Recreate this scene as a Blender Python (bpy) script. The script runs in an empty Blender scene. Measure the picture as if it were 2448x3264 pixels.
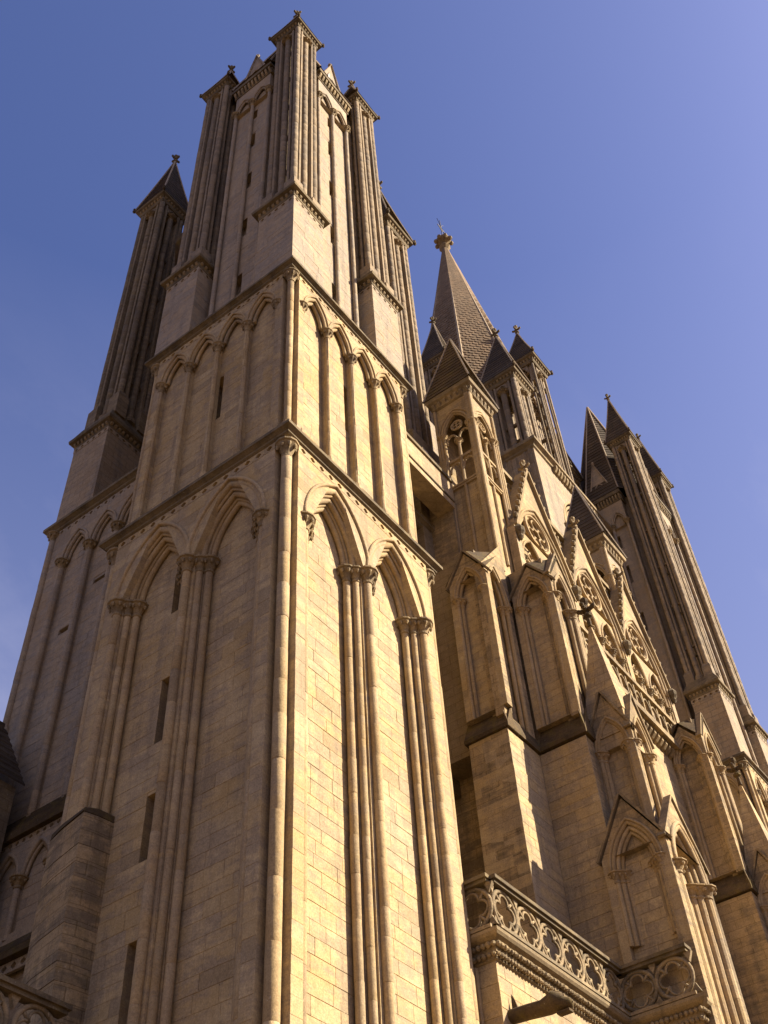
import bpy, math, random
from mathutils import Matrix, Vector
rnd = random.Random(11)
PI = math.pi
scene = bpy.context.scene
COL = scene.collection

# ------------------------------------------------------------------ camera
YAW, PIT, ROL = 0.98263876, 0.84677524, -0.07341662
CAM = Vector((-13.4, -11.78, 1.6))
fw = Vector((math.sin(YAW)*math.cos(PIT), math.cos(YAW)*math.cos(PIT), math.sin(PIT)))
rt = Vector((math.cos(YAW), -math.sin(YAW), 0)); up = rt.cross(fw)
r2 = rt*math.cos(ROL)+up*math.sin(ROL); u2 = up*math.cos(ROL)-rt*math.sin(ROL)
cd = bpy.data.cameras.new('camera'); cam = bpy.data.objects.new('camera', cd); COL.objects.link(cam)
cam.matrix_world = Matrix(((r2.x, u2.x, -fw.x, CAM.x), (r2.y, u2.y, -fw.y, CAM.y), (r2.z, u2.z, -fw.z, CAM.z), (0, 0, 0, 1)))
cd.sensor_fit = 'VERTICAL'; cd.sensor_height = 32.64; cd.sensor_width = 24.48; cd.lens = 35.434
cd.clip_end = 5000; cd.clip_start = 0.1
scene.camera = cam

# ------------------------------------------------------------------ sky, sun, exposure
SUN_AZ = math.radians(31)            # from the west front's normal (-Y) towards +X
SUN_EL = math.radians(34)
sdir = Vector((math.sin(SUN_AZ)*math.cos(SUN_EL), -math.cos(SUN_AZ)*math.cos(SUN_EL), math.sin(SUN_EL)))
world = bpy.data.worlds.new('World'); scene.world = world; world.use_nodes = True
nt = world.node_tree; nt.nodes.clear()
wo = nt.nodes.new('ShaderNodeOutputWorld'); bg = nt.nodes.new('ShaderNodeBackground'); sk = nt.nodes.new('ShaderNodeTexSky')
sk.sky_type = 'NISHITA'; sk.sun_disc = False; sk.sun_elevation = SUN_EL
sk.sun_rotation = math.atan2(sdir.x, sdir.y)
sk.air_density = 1.0; sk.dust_density = 4.2; sk.ozone_density = 2.4
tint = nt.nodes.new('ShaderNodeMix'); tint.data_type = 'RGBA'; tint.blend_type = 'MULTIPLY'
tint.inputs[0].default_value = 1.0; tint.inputs[7].default_value = (0.88, 0.92, 1.38, 1)
nt.links.new(sk.outputs[0], tint.inputs[6])
# thin high cirrus and horizon haze, the same law all round the sky
tc = nt.nodes.new('ShaderNodeTexCoord'); mp = nt.nodes.new('ShaderNodeMapping'); mp.inputs['Scale'].default_value = (1.2, 2.6, 2.2); mp.inputs['Rotation'].default_value = (.3, .5, .9)
nz = nt.nodes.new('ShaderNodeTexNoise'); nz.inputs['Scale'].default_value = 1.6; nz.inputs['Detail'].default_value = 7; nz.inputs['Roughness'].default_value = .62
sx = nt.nodes.new('ShaderNodeSeparateXYZ'); m1 = nt.nodes.new('ShaderNodeMapRange'); m2 = nt.nodes.new('ShaderNodeMapRange'); mm = nt.nodes.new('ShaderNodeMath'); mm.operation = 'MULTIPLY'
ml = nt.nodes.new('ShaderNodeMath'); ml.operation = 'ADD'; ml.inputs[1].default_value = .55
hz = nt.nodes.new('ShaderNodeMix'); hz.data_type = 'RGBA'; hz.inputs[7].default_value = (3.7, 3.75, 5.3, 1)
nt.links.new(tc.outputs['Generated'], mp.inputs[0]); nt.links.new(mp.outputs[0], nz.inputs['Vector']); nt.links.new(tc.outputs['Generated'], sx.inputs[0])
for n_, v_ in ((m1, (.86, .30, 0., 1.)), (m2, (.40, .68, 0., 1.))):
    for i_, x_ in enumerate(v_): n_.inputs[i_+1].default_value = x_
nt.links.new(sx.outputs[2], m1.inputs[0]); nt.links.new(nz.outputs[0], m2.inputs[0]); nt.links.new(m2.outputs[0], ml.inputs[0])
nt.links.new(m1.outputs[0], mm.inputs[0]); nt.links.new(ml.outputs[0], mm.inputs[1]); nt.links.new(mm.outputs[0], hz.inputs[0])
nt.links.new(tint.outputs[2], hz.inputs[6]); nt.links.new(hz.outputs[2], bg.inputs[0])
bg.inputs[1].default_value = 0.05
nt.links.new(bg.outputs[0], wo.inputs[0])
sl = bpy.data.lights.new('sun', 'SUN'); sl.energy = 5.0; sl.angle = math.radians(0.5); sl.color = (1.0, 0.885, 0.70)
so = bpy.data.objects.new('sun', sl); COL.objects.link(so)
so.rotation_euler = (-sdir).to_track_quat('-Z', 'Y').to_euler(); so.location = (20, -60, 80)
vs = scene.view_settings; vs.view_transform = 'Standard'; vs.look = 'None'; vs.gamma = 1; vs.use_curve_mapping = False
vs.exposure = 1.5

# ------------------------------------------------------------------ materials
def nn(nt, t, **k):
    n = nt.nodes.new(t)
    for a, b in k.items(): setattr(n, a, b)
    return n
def stone(name, ca, cb, cg, grey=0.45, joints=False, dark=0.25, var=0.10, bump=0.42, lich=0.0):
    ca, cb, cg = [tuple(x*.80 for x in q) for q in (ca, cb, cg)]
    """weathered limestone: warm/pale mottling, grey crust patches, dark streaks, lichen specks"""
    m = bpy.data.materials.new(name); m.use_nodes = True; nt = m.node_tree; nt.nodes.clear(); L = nt.links.new
    out = nn(nt, 'ShaderNodeOutputMaterial'); bs = nn(nt, 'ShaderNodeBsdfPrincipled'); L(bs.outputs[0], out.inputs[0])
    bs.inputs['Roughness'].default_value = 0.92; bs.inputs['Specular IOR Level'].default_value = 0.15
    geo = nn(nt, 'ShaderNodeNewGeometry'); oi = nn(nt, 'ShaderNodeObjectInfo')
    pos = geo.outputs['Position']
    def noise(scale, det=4, rough=.6, vec=None):
        n = nn(nt, 'ShaderNodeTexNoise'); n.inputs['Scale'].default_value = scale; n.inputs['Detail'].default_value = det
        n.inputs['Roughness'].default_value = rough; L(vec or pos, n.inputs['Vector']); return n.outputs[0]
    def mapr(v, a, b, c=0., d=1.):
        n = nn(nt, 'ShaderNodeMapRange'); n.clamp = True
        for i, x in enumerate((a, b, c, d)): n.inputs[i+1].default_value = x
        L(v, n.inputs[0]); return n.outputs[0]
    def mix(f, a, b, mode='MIX'):
        n = nn(nt, 'ShaderNodeMix'); n.data_type = 'RGBA'; n.blend_type = mode
        if isinstance(f, float): n.inputs[0].default_value = f
        else: L(f, n.inputs[0])
        for s, x in ((6, a), (7, b)):
            if isinstance(x, tuple): n.inputs[s].default_value = (*x, 1)
            else: L(x, n.inputs[s])
        return n.outputs[2]
    def math_(op, a, b):
        n = nn(nt, 'ShaderNodeMath'); n.operation = op
        for s, x in ((0, a), (1, b)):
            if isinstance(x, (int, float)): n.inputs[s].default_value = x
            else: L(x, n.inputs[s])
        return n.outputs[0]
    rid = math_('FRACT', math_('ADD', geo.outputs['Random Per Island'], oi.outputs['Random']), 0)
    st = nn(nt, 'ShaderNodeMapping'); st.inputs['Scale'].default_value = (1, 1, .09); L(pos, st.inputs[0])
    streak = noise(1.7, 5, .65, st.outputs[0])
    fl = nn(nt, 'ShaderNodeMapping'); fl.inputs['Scale'].default_value = (.55, .55, 2.6); L(pos, fl.inputs[0])
    bed = noise(1.5, 10, .74, fl.outputs[0])
    base = mix(mapr(noise(.55, 5), .35, .68), ca, cb)
    # each block its own tone
    tone = mix(mapr(rid, 0, 1), (1-var, 1-var*1.05, 1-var*1.15), (1+var*.45, 1+var*.4, 1+var*.25))
    base = mix(1.0, base, tone, 'MULTIPLY')
    base = mix(math_('MULTIPLY', mapr(rid, .95, .96), .35), base, tuple(min(.6, x*1.18) for x in cb))
    base = mix(math_('MULTIPLY', mapr(rid, .045, .035), .45), base, tuple(x*.78 for x in cg))
    bed2 = math_('ADD', bed, math_('MULTIPLY', math_('SUBTRACT', rid, .5), .16))
    gm = math_('MULTIPLY', mapr(math_('ADD', math_('MULTIPLY', bed2, .62), math_('MULTIPLY', streak, .42)), .475, .575), grey)
    base = mix(gm, base, cg)
    dk = math_('MULTIPLY', mapr(streak, .56, .78), dark)
    base = mix(dk, base, (.06, .045, .03))
    base = mix(.65, base, mix(mapr(noise(26, 6, .75), .3, .7), (.62, .60, .58), (1.32, 1.30, 1.26)), 'MULTIPLY')
    base = mix(.5, base, mix(mapr(noise(6.5, 6, .7), .32, .68), (.74, .72, .70), (1.2, 1.18, 1.15)), 'MULTIPLY')
    sp = mapr(noise(9, 6, .75), .60, .70)
    base = mix(math_('MULTIPLY', sp, .45), base, (.05, .04, .03))
    lt = mapr(noise(17, 3, .6), .66, .74)
    base = mix(math_('MULTIPLY', lt, .30), base, (.62, .56, .46))
    if lich > 0:
        lm = math_('MULTIPLY', mapr(noise(2.6, 5, .7), .5, .66), lich)
        base = mix(lm, base, (.135, .10, .022))
    hgt = math_('ADD', math_('MULTIPLY', noise(3.2, 6, .7), .6), math_('MULTIPLY', noise(22, 6, .75), .5))
    if joints:
        sx = nn(nt, 'ShaderNodeSeparateXYZ'); L(pos, sx.inputs[0]); cx = nn(nt, 'ShaderNodeCombineXYZ')
        L(math_('ADD', sx.outputs[0], sx.outputs[1]), cx.inputs[0]); L(sx.outputs[2], cx.inputs[1])
        bt = nn(nt, 'ShaderNodeTexBrick'); L(cx.outputs[0], bt.inputs['Vector'])
        bt.inputs['Scale'].default_value = 1; bt.inputs['Brick Width'].default_value = .72; bt.inputs['Row Height'].default_value = .34
        bt.inputs['Mortar Size'].default_value = .012; bt.inputs['Color1'].default_value = (1.06, 1.05, 1.02, 1); bt.inputs['Color2'].default_value = (.88, .865, .85, 1)
        bt.inputs['Mortar'].default_value = (.62, .58, .5, 1); bt.inputs['Mortar Smooth'].default_value = .3
        base = mix(.85, base, bt.outputs[0], 'MULTIPLY')
        hgt = math_('SUBTRACT', hgt, math_('MULTIPLY', bt.outputs[1], .5))
    L(base, bs.inputs['Base Color'])
    bp = nn(nt, 'ShaderNodeBump'); bp.inputs['Strength'].default_value = bump; bp.inputs['Distance'].default_value = .05
    L(hgt, bp.inputs['Height']); L(bp.outputs[0], bs.inputs['Normal'])
    return m
WARM, PALE, GREY = (.50, .355, .168), (.57, .445, .262), (.31, .245, .175)
M = {}
M['ashlar'] = stone('ashlar_limestone', WARM, PALE, GREY, grey=.68, dark=.35)
M['ashlar_j'] = stone('coursed_limestone', WARM, PALE, GREY, grey=.7, joints=True, dark=.35)
M['shaft'] = stone('shaft_limestone', (.46, .325, .165), (.55, .42, .24), GREY, grey=.5, var=.22, dark=.3)
M['upper'] = stone('upper_limestone', (.40, .305, .20), (.47, .375, .26), (.31, .265, .215), grey=.8, dark=.4)
M['upper_j'] = stone('upper_coursed', (.40, .305, .20), (.47, .375, .26), (.31, .265, .215), grey=.8, joints=True, dark=.4)
M['mossy'] = stone('lichened_weathering', (.105, .068, .034), (.15, .105, .055), (.065, .048, .03), grey=.7, dark=.6, bump=.6, lich=.55)
M['carved'] = stone('carved_limestone', (.32, .235, .13), (.42, .32, .18), (.17, .135, .09), grey=.7, dark=.5, bump=.4)
M['slate'] = stone('stone_tile_roof', (.105, .078, .055), (.155, .118, .085), (.07, .058, .046), grey=.7, dark=.4, bump=.6, var=.4, lich=.15)
M['dark_j'] = stone('dark_coursed_limestone', (.26, .20, .125), (.34, .265, .17), (.17, .14, .105), grey=.8, joints=True, dark=.6, lich=.3)  # coursed limestone with a darker base tone, streaks and lichen patches
def plain(name, c, rough=.8, metal=0.):
    m = bpy.data.materials.new(name); m.use_nodes = True; b = m.node_tree.nodes['Principled BSDF']
    nz = m.node_tree.nodes.new('ShaderNodeTexNoise'); nz.inputs['Scale'].default_value = 6
    cr = m.node_tree.nodes.new('ShaderNodeValToRGB'); cr.color_ramp.elements[0].color = (*[x*.75 for x in c], 1); cr.color_ramp.elements[1].color = (*[x*1.2 for x in c], 1)
    m.node_tree.links.new(nz.outputs[0], cr.inputs[0]); m.node_tree.links.new(cr.outputs[0], b.inputs['Base Color'])
    b.inputs['Roughness'].default_value = rough; b.inputs['Metallic'].default_value = metal
    return m
M['cornice'] = stone('weathered_string_course', (.19, .145, .085), (.27, .21, .13), (.10, .08, .055), grey=.8, dark=.7, bump=.5, lich=.3)
M['spire'] = stone('spire_tile', (.235, .16, .10), (.30, .215, .14), (.16, .12, .08), grey=.6, dark=.4, bump=.4, var=.35)
M['balus'] = stone('weathered_openwork', (.35, .265, .155), (.43, .33, .20), (.16, .13, .085), grey=.8, dark=.6, bump=.5)
M['turret'] = stone('turret_limestone', (.31, .235, .15), (.38, .295, .195), (.20, .165, .125), grey=.8, dark=.5, bump=.5)
M['iron'] = plain('old_iron', (.06, .05, .045), .7, .6)
M['white'] = plain('gull_white', (.75, .74, .72)); M['gullgrey'] = plain('gull_grey', (.33, .34, .37)); M['beak'] = plain('gull_beak', (.55, .32, .04))
M['paving'] = stone('paving', (.14, .09, .045), (.17, .115, .06), (.115, .08, .045), grey=.4, dark=.1)
M['stained'] = stone('stained_coursed_limestone', (.43, .31, .165), (.50, .38, .225), (.22, .175, .12), grey=.85, joints=True, dark=.75, lich=.25)

# ------------------------------------------------------------------ mesh tools
class Frame:
    """a = along the face, z = up, d = outwards"""
    def __init__(s, o, u, n):
        s.o = Vector(o); s.u = Vector(u); s.n = Vector(n); s.flip = s.u.cross(Vector((0, 0, 1))).dot(s.n) < 0
    def p(s, a, z, d): return (s.o.x+a*s.u.x+d*s.n.x, s.o.y+a*s.u.y+d*s.n.y, s.o.z+z)
def west(x, y): return Frame((x, y, 0), (1, 0, 0), (0, -1, 0))      # faces -Y
def north(x, y): return Frame((x, y, 0), (0, 1, 0), (-1, 0, 0))     # faces -X
WORLD = Frame((0, 0, 0), (1, 0, 0), (0, -1, 0))

def arch(c, w, zs, e, n=9):
    """pointed arch from left spring to right spring; centres e beyond the axis"""
    R = w+e; t1 = math.acos(e/R); pts = []
    for i in range(n+1):
        t = t1*i/n; pts.append((c+e-R*math.cos(t), zs+R*math.sin(t)))
    return pts+[(2*c-a, z) for a, z in reversed(pts[:-1])]
def arch_e(w, rise): return max(0., (rise*rise-w*w)/(2*w))
def arch_hole(c, w, z0, zs, e):
    R = w+e; zt = zs+math.sqrt(max(0, R*R-e*e))
    def f(z):
        if z < z0-1e-6 or z > zt+1e-6: return None
        if z <= zs: return (c-w, c+w)
        k = math.sqrt(max(0, R*R-(z-zs)**2))-e
        return (c-max(k, 0), c+max(k, 0))
    f.top = zt; f.c = c; f.z0 = z0
    return f
def rect_hole(a0, a1, z0, z1):
    def f(z): return (a0, a1) if z0-1e-6 <= z <= z1+1e-6 else None
    f.top = z1; f.c = None; f.z0 = z0
    return f

class MB:
    def __init__(s): s.v = []; s.f = []
    def add(s, F, vs, fs):
        b = len(s.v); s.v += [F.p(*q) for q in vs]
        for q in fs:
            q = [b+i for i in q]; s.f.append(q[::-1] if F.flip else q)
    def addw(s, vs, fs):
        b = len(s.v); s.v += [tuple(q) for q in vs]; s.f += [[b+i for i in q] for q in fs]
    def box(s, F, a0, a1, z0, z1, d0, d1):
        s.add(F, [(a0, z0, d0), (a1, z0, d0), (a1, z1, d0), (a0, z1, d0), (a0, z0, d1), (a1, z0, d1), (a1, z1, d1), (a0, z1, d1)],
              [(4, 5, 6, 7), (1, 0, 3, 2), (0, 4, 7, 3), (5, 1, 2, 6), (7, 6, 2, 3), (0, 1, 5, 4)])
    def wbox(s, x0, x1, y0, y1, z0, z1): s.box(WORLD, x0, x1, z0, z1, -y1, -y0)
    def prism(s, F, poly, d0, d1, back=True):
        n = len(poly); vs = [(a, z, d1) for a, z in poly]+[(a, z, d0) for a, z in poly]
        fs = [tuple(range(n))]+([tuple(range(2*n-1, n-1, -1))] if back else [])
        for i in range(n): j = (i+1) % n; fs.append((j, i, n+i, n+j))
        s.add(F, vs, fs)
    def band(s, F, outer, inner, d0, d1):
        """strip between two curves of equal length with depth (archivolt)"""
        n = len(outer); vs = [(a, z, d1) for a, z in outer]+[(a, z, d1) for a, z in inner]+[(a, z, d0) for a, z in inner]+[(a, z, d0) for a, z in outer]
        fs = []
        for i in range(n-1):
            fs += [(i, n+i, n+i+1, i+1), (n+i, 2*n+i, 2*n+i+1, n+i+1), (3*n+i, i, i+1, 3*n+i+1)]
        s.add(F, vs, fs)
    def tube(s, F, path, d, r, k=7, cap=True):
        """roll moulding along a planar path [(a,z)]"""
        n = len(path); vs = []; fs = []
        for i, (a, z) in enumerate(path):
            p0 = path[max(0, i-1)]; p1 = path[min(n-1, i+1)]; tx, tz = p1[0]-p0[0], p1[1]-p0[1]; l = math.hypot(tx, tz) or 1
            nx, nz = -tz/l, tx/l
            for j in range(k):
                t = 2*PI*j/k; vs.append((a+nx*r*math.cos(t), z+nz*r*math.cos(t), d+r*math.sin(t)))
        for i in range(n-1):
            for j in range(k):
                j2 = (j+1) % k; fs.append((i*k+j, i*k+j2, (i+1)*k+j2, (i+1)*k+j))
        if cap: fs += [tuple(range(k))[::-1], tuple(range((n-1)*k, n*k))]
        s.add(F, vs, fs)
    def loop(s, F, path, d, r, k=6):
        n = len(path); vs = []; fs = []
        for i, (a, z) in enumerate(path):
            p0 = path[i-1]; p1 = path[(i+1) % n]; tx, tz = p1[0]-p0[0], p1[1]-p0[1]; l = math.hypot(tx, tz) or 1
            nx, nz = -tz/l, tx/l
            for j in range(k):
                t = 2*PI*j/k; vs.append((a+nx*r*math.cos(t), z+nz*r*math.cos(t), d+r*math.sin(t)))
        for i in range(n):
            i2 = (i+1) % n
            for j in range(k):
                j2 = (j+1) % k; fs.append((i*k+j, i*k+j2, i2*k+j2, i2*k+j))
        s.add(F, vs, fs)
    def lathe(s, x, y, prof, n=12, rot=0., sq=False):
        vs = []; fs = []; k = len(prof)
        for r, z in prof:
            for j in range(n):
                t = 2*PI*(j+.5 if sq else j)/n+rot; vs.append((x+r*math.cos(t), y+r*math.sin(t), z))
        for i in range(k-1):
            for j in range(n):
                j2 = (j+1) % n; fs.append((i*n+j, i*n+j2, (i+1)*n+j2, (i+1)*n+j))
        fs += [tuple(range(n))[::-1], tuple(range((k-1)*n, k*n))]
        s.addw(vs, fs)
    def ring(s, x0, x1, y0, y1, prof):
        """mitred moulding round a rectangle: prof = [(offset, z)]"""
        vs = []; fs = []
        for o, z in prof: vs += [(x0-o, y0-o, z), (x1+o, y0-o, z), (x1+o, y1+o, z), (x0-o, y1+o, z)]
        for i in range(len(prof)-1):
            for j in range(4):
                j2 = (j+1) % 4; fs.append((i*4+j, i*4+j2, (i+1)*4+j2, (i+1)*4+j))
        k = len(prof)-1
        fs += [(3, 2, 1, 0), (4*k, 4*k+1, 4*k+2, 4*k+3)]
        s.addw(vs, fs)
    def build(s, name, mat, parent=None, smooth=False, kind=None, label=None, cat=None, group=None):
        me = bpy.data.meshes.new(name); me.from_pydata(s.v, [], s.f); me.materials.append(M[mat])
        if smooth: me.polygons.foreach_set('use_smooth', [True]*len(me.polygons))
        o = bpy.data.objects.new(name, me); COL.objects.link(o)
        if parent is not None: attach(o, parent)
        if kind: o['kind'] = kind
        if label: o['label'] = label
        if cat: o['category'] = cat
        if group: o['group'] = group
        return o
ORG = {}
def attach(o, parent):
    o.parent = parent
    b = ORG.get(parent.name, Vector((0, 0, 0)))
    o.matrix_parent_inverse = Matrix.Translation(-b)
    ORG[o.name] = Vector((0, 0, 0))
def thing(name, loc, label, cat, group=None):
    o = bpy.data.objects.new(name, None); COL.objects.link(o); o.location = loc; ORG[o.name] = Vector(loc)
    o['label'] = label; o['category'] = cat
    if group: o['group'] = group
    return o

# ------------------------------------------------------------------ stonework: every block a real piece with open joints
class Stones:
    def __init__(s): s.items = []
    def wall(s, F, a0, a1, z0, z1, d, holes=(), course=.35, lo=.42, hi=.95):
        z = z0
        while z < z1-.05:
            h = min(course*rnd.uniform(.82, 1.2), z1-z)
            if z1-z-h < .12: h = z1-z
            zb, zt = z, z+h; zm = (zb+zt)/2
            L = [(a0, a0)]; segs = []
            for f in sorted([q for q in holes], key=lambda q: (q(max(q.z0, min(zm, q.top))) or (0, 0))[0]):
                m = f(zm); b = f(zb); t = f(zt)
                if m is None and b is None: continue
                if m is None and f.c is None: continue
                if b is None: b = f(f.z0) if zb < f.z0 else m
                if t is None: t = (f.c, f.c) if f.c is not None else m
                segs.append((L[-1], (b[0], t[0]))); L.append((b[1], t[1]))
            segs.append((L[-1], (a1, a1)))
            for (lb, lt), (rb, rt_) in segs:
                wid = ((rb-lb)+(rt_-lt))/2
                if wid < .03: continue
                cuts = []; x = rnd.uniform(.25, hi)
                while x < wid-.22: cuts.append(x/wid); x += rnd.uniform(lo, hi)
                cuts = [0]+cuts+[1]
                for c0, c1 in zip(cuts, cuts[1:]):
                    q = [(lb+(rb-lb)*c0, zb), (lb+(rb-lb)*c1, zb), (lt+(rt_-lt)*c1, zt), (lt+(rt_-lt)*c0, zt)]
                    s.items.append((F, q, d+rnd.uniform(-.003, .004), abs(q[0][0]-q[3][0])+abs(q[1][0]-q[2][0]) < 1e-4))
            z = zt
    def emit(s, parent, mat, n=300):
        def score(it):
            F, q, d, r = it
            if not r: return -1
            c = Vector(F.p((q[0][0]+q[1][0])/2, (q[0][1]+q[2][1])/2, d)); dist = (c-CAM).length
            return (q[1][0]-q[0][0])*(q[2][1]-q[0][1])/dist**2
        def inview(it):
            F, q, d, r = it; v = Vector(F.p((q[0][0]+q[1][0])/2, (q[0][1]+q[2][1])/2, d))-CAM
            w = v.dot(fw); return w > 0 and abs(v.dot(r2)/w) < .345 and abs(v.dot(u2)/w) < .46
        it = sorted(s.items, key=lambda q: -(score(q) if inview(q) else -1)); single = [q for q in it[:n] if q[3] and inview(q)]
        ids = set(id(q) for q in single); mb = MB(); J = .0012; CH = .003
        for q_ in s.items:
            F, q, d, r = q_
            if id(q_) in ids: continue
            ca = sum(p[0] for p in q)/4; cz = sum(p[1] for p in q)/4
            def ins(p, k):
                w = abs(p[0]-ca) or 1; h = abs(p[1]-cz) or 1
                return (ca+(p[0]-ca)*max(.05, 1-k/w), cz+(p[1]-cz)*max(.05, 1-k/h))
            tl = [rnd.uniform(-.003, .003) for p in q]; cc = [CH*(1+rnd.random()*2.2) for p in q]
            vs = [(*ins(p, J), d-.03) for p in q]+[(*ins(p, J), d-CH+t) for p, t in zip(q, tl)]+[(*ins(p, J+c_), d+t) for p, t, c_ in zip(q, tl, cc)]
            fs = [(8, 9, 10, 11)]
            for i in range(4):
                j = (i+1) % 4; fs += [(i, j, 4+j, 4+i), (4+i, 4+j, 8+j, 8+i)]
            mb.add(F, vs, fs)
        if mb.v: mb.build('stone_facing', mat, parent, kind='stuff')
        for F, q, d, r in single:
            w = q[1][0]-q[0][0]-.003; h = q[2][1]-q[0][1]-.003
            me = unit_stone(mat)
            o = bpy.data.objects.new('stone', me); COL.objects.link(o)
            u = -F.u if F.flip else F.u
            c = Vector(F.p((q[0][0]+q[1][0])/2, (q[0][1]+q[2][1])/2, d))
            mm = Matrix(((u.x*w, 0, F.n.x, c.x), (u.y*w, 0, F.n.y, c.y), (0, h, 0, c.z), (0, 0, 0, 1)))
            attach(o, parent); o.matrix_basis = Matrix.Translation(c) @ Matrix.Rotation(rnd.uniform(-.006, .006), 4, 'Z') @ Matrix.Rotation(rnd.uniform(-.008, .008), 4, u) @ Matrix.Translation(-c) @ mm
_unit = {}
def unit_stone(mat):
    if mat not in _unit:
        a, b = .5, .5; i, k = .492, .483
        vs = [(-a, -b, -.03), (a, -b, -.03), (a, b, -.03), (-a, b, -.03), (-a, -b, -.008), (a, -b, -.008), (a, b, -.008), (-a, b, -.008), (-i, -k, 0), (i, -k, 0), (i, k, 0), (-i, k, 0)]
        fs = [(8, 9, 10, 11)]
        for p in range(4):
            q = (p+1) % 4; fs += [(p, q, 4+q, 4+p), (4+p, 4+q, 8+q, 8+p)]
        me = bpy.data.meshes.new('stone'); me.from_pydata(vs, [], fs); me.materials.append(M[mat]); _unit[mat] = me
    return _unit[mat]

def plate(mb, F, a0, a1, z0, z1, d0, d1, holes):
    """wall plate with real through-holes (arch or rectangle), built as strips"""
    zs = {z0, z1}
    for f in holes:
        n = 10
        for i in range(n+1): zs.add(min(z1, max(z0, f.z0+(f.top-f.z0)*i/n)))
        if f.c is not None:
            for i in range(1, 6): zs.add(min(z1, f.top-.02*i*i*.4))
    zs = sorted(z for z in zs if z0 <= z <= z1); eps = 1e-5
    for zb, zt in zip(zs, zs[1:]):
        if zt-zb < 1e-5: continue
        act = []
        for f in holes:
            b = f(zb+eps); t = f(zt-eps)
            if b and t: act.append((b, t))
        act.sort(key=lambda q: q[0][0]); L = (a0, a0); segs = []
        for b, t in act: segs.append((L, (b[0], t[0]))); L = (b[1], t[1])
        segs.append((L, (a1, a1)))
        for (lb, lt), (rb, rt_) in segs:
            if rb-lb < 1e-4 and rt_-lt < 1e-4: continue
            mb.add(F, [(lb, zb, d1), (rb, zb, d1), (rt_, zt, d1), (lt, zt, d1), (lb, zb, d0), (rb, zb, d0), (rt_, zt, d0), (lt, zt, d0)],
                   [(0, 1, 2, 3), (5, 4, 7, 6), (4, 0, 3, 7), (1, 5, 6, 2)])
    # caps top & bottom, and sills of rectangular holes
    mb.add(F, [(a0, z0, d0), (a1, z0, d0), (a1, z0, d1), (a0, z0, d1)], [(0, 1, 2, 3)])
    mb.add(F, [(a0, z1, d0), (a1, z1, d0), (a1, z1, d1), (a0, z1, d1)], [(3, 2, 1, 0)])
    for f in holes:
        b = f(f.z0+eps)
        if b and f.z0 > z0+.01: mb.add(F, [(b[0], f.z0, d0), (b[1], f.z0, d0), (b[1], f.z0, d1), (b[0], f.z0, d1)], [(3, 2, 1, 0)])
        if f.c is None and f.top < z1-.01: mb.add(F, [(b[0], f.top, d0), (b[1], f.top, d0), (b[1], f.top, d1), (b[0], f.top, d1)], [(0, 1, 2, 3)])

# ------------------------------------------------------------------ shafts with capitals and bases
def drums(mb, x, y, z0, z1, r, n=14, lo=.5, hi=1.25):
    z = z0
    while z < z1-.01:
        h = rnd.uniform(lo, hi); zt = z1 if z1-z-h < .3 else z+h
        k = r*rnd.uniform(.97, 1.02); jx, jy = rnd.uniform(-.004, .004), rnd.uniform(-.004, .004)
        mb.lathe(x+jx, y+jy, [(k*.985, z), (k, z+.006), (k, zt-.006), (k*.985, zt)], n); z = zt
def capital(mb, x, y, z, r, h=.42, leaves=8):
    mb.lathe(x, y, [(r*1.0, z-.05), (r*1.25, z-.03), (r*1.25, z+.02), (r*1.02, z+.05), (r*1.2, z+h*.25), (r*1.75, z+h*.55), (r*2.5, z+h*.76), (r*2.3, z+h*.8)], 12)
    mb.lathe(x, y, [(r*2.4, z+h*.80), (r*2.75, z+h*.84), (r*2.75, z+h*.95), (r*2.4, z+h)], 12)
    for j in range(leaves):
        t = 2*PI*j/leaves+.2; q = r*2.15
        cx, cy = x+q*math.cos(t), y+q*math.sin(t)
        b = r*.42
        mb.lathe(cx, cy, [(b*.3, z+h*.42), (b, z+h*.55), (b*1.1, z+h*.66), (b*.5, z+h*.74)], 6, rot=t)
def base(mb, x, y, z, r, h=.45):
    mb.lathe(x, y, [(r*1.75, z), (r*1.75, z+h*.62), (r*1.5, z+h*.68), (r*1.55, z+h*.76), (r*1.25, z+h*.82), (r*1.3, z+h*.92), (r*1.0, z+h)], 8, sq=True)
def shaft(F, a, d, z0, z1, r, parent, mat='shaft', caph=.42, with_base=True, seg=(.5, 1.25), capmat='carved', n=14):
    x, y, _ = F.p(a, 0, d)
    mb = MB(); drums(mb, x, y, z0+(.45 if with_base else 0), z1, r, n, *seg); o = mb.build('shaft', mat, parent, smooth=False)
    for p in o.data.polygons: p.use_smooth = len(p.vertices) == 4
    if caph > 0:
        mb = MB(); capital(mb, x, y, z1, r if r < .13 else r*.82, caph); mb.build('capital', capmat, o)
    if with_base:
        mb = MB(); base(mb, x, y, z0, r); mb.build('base', mat, o)
    return o

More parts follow.
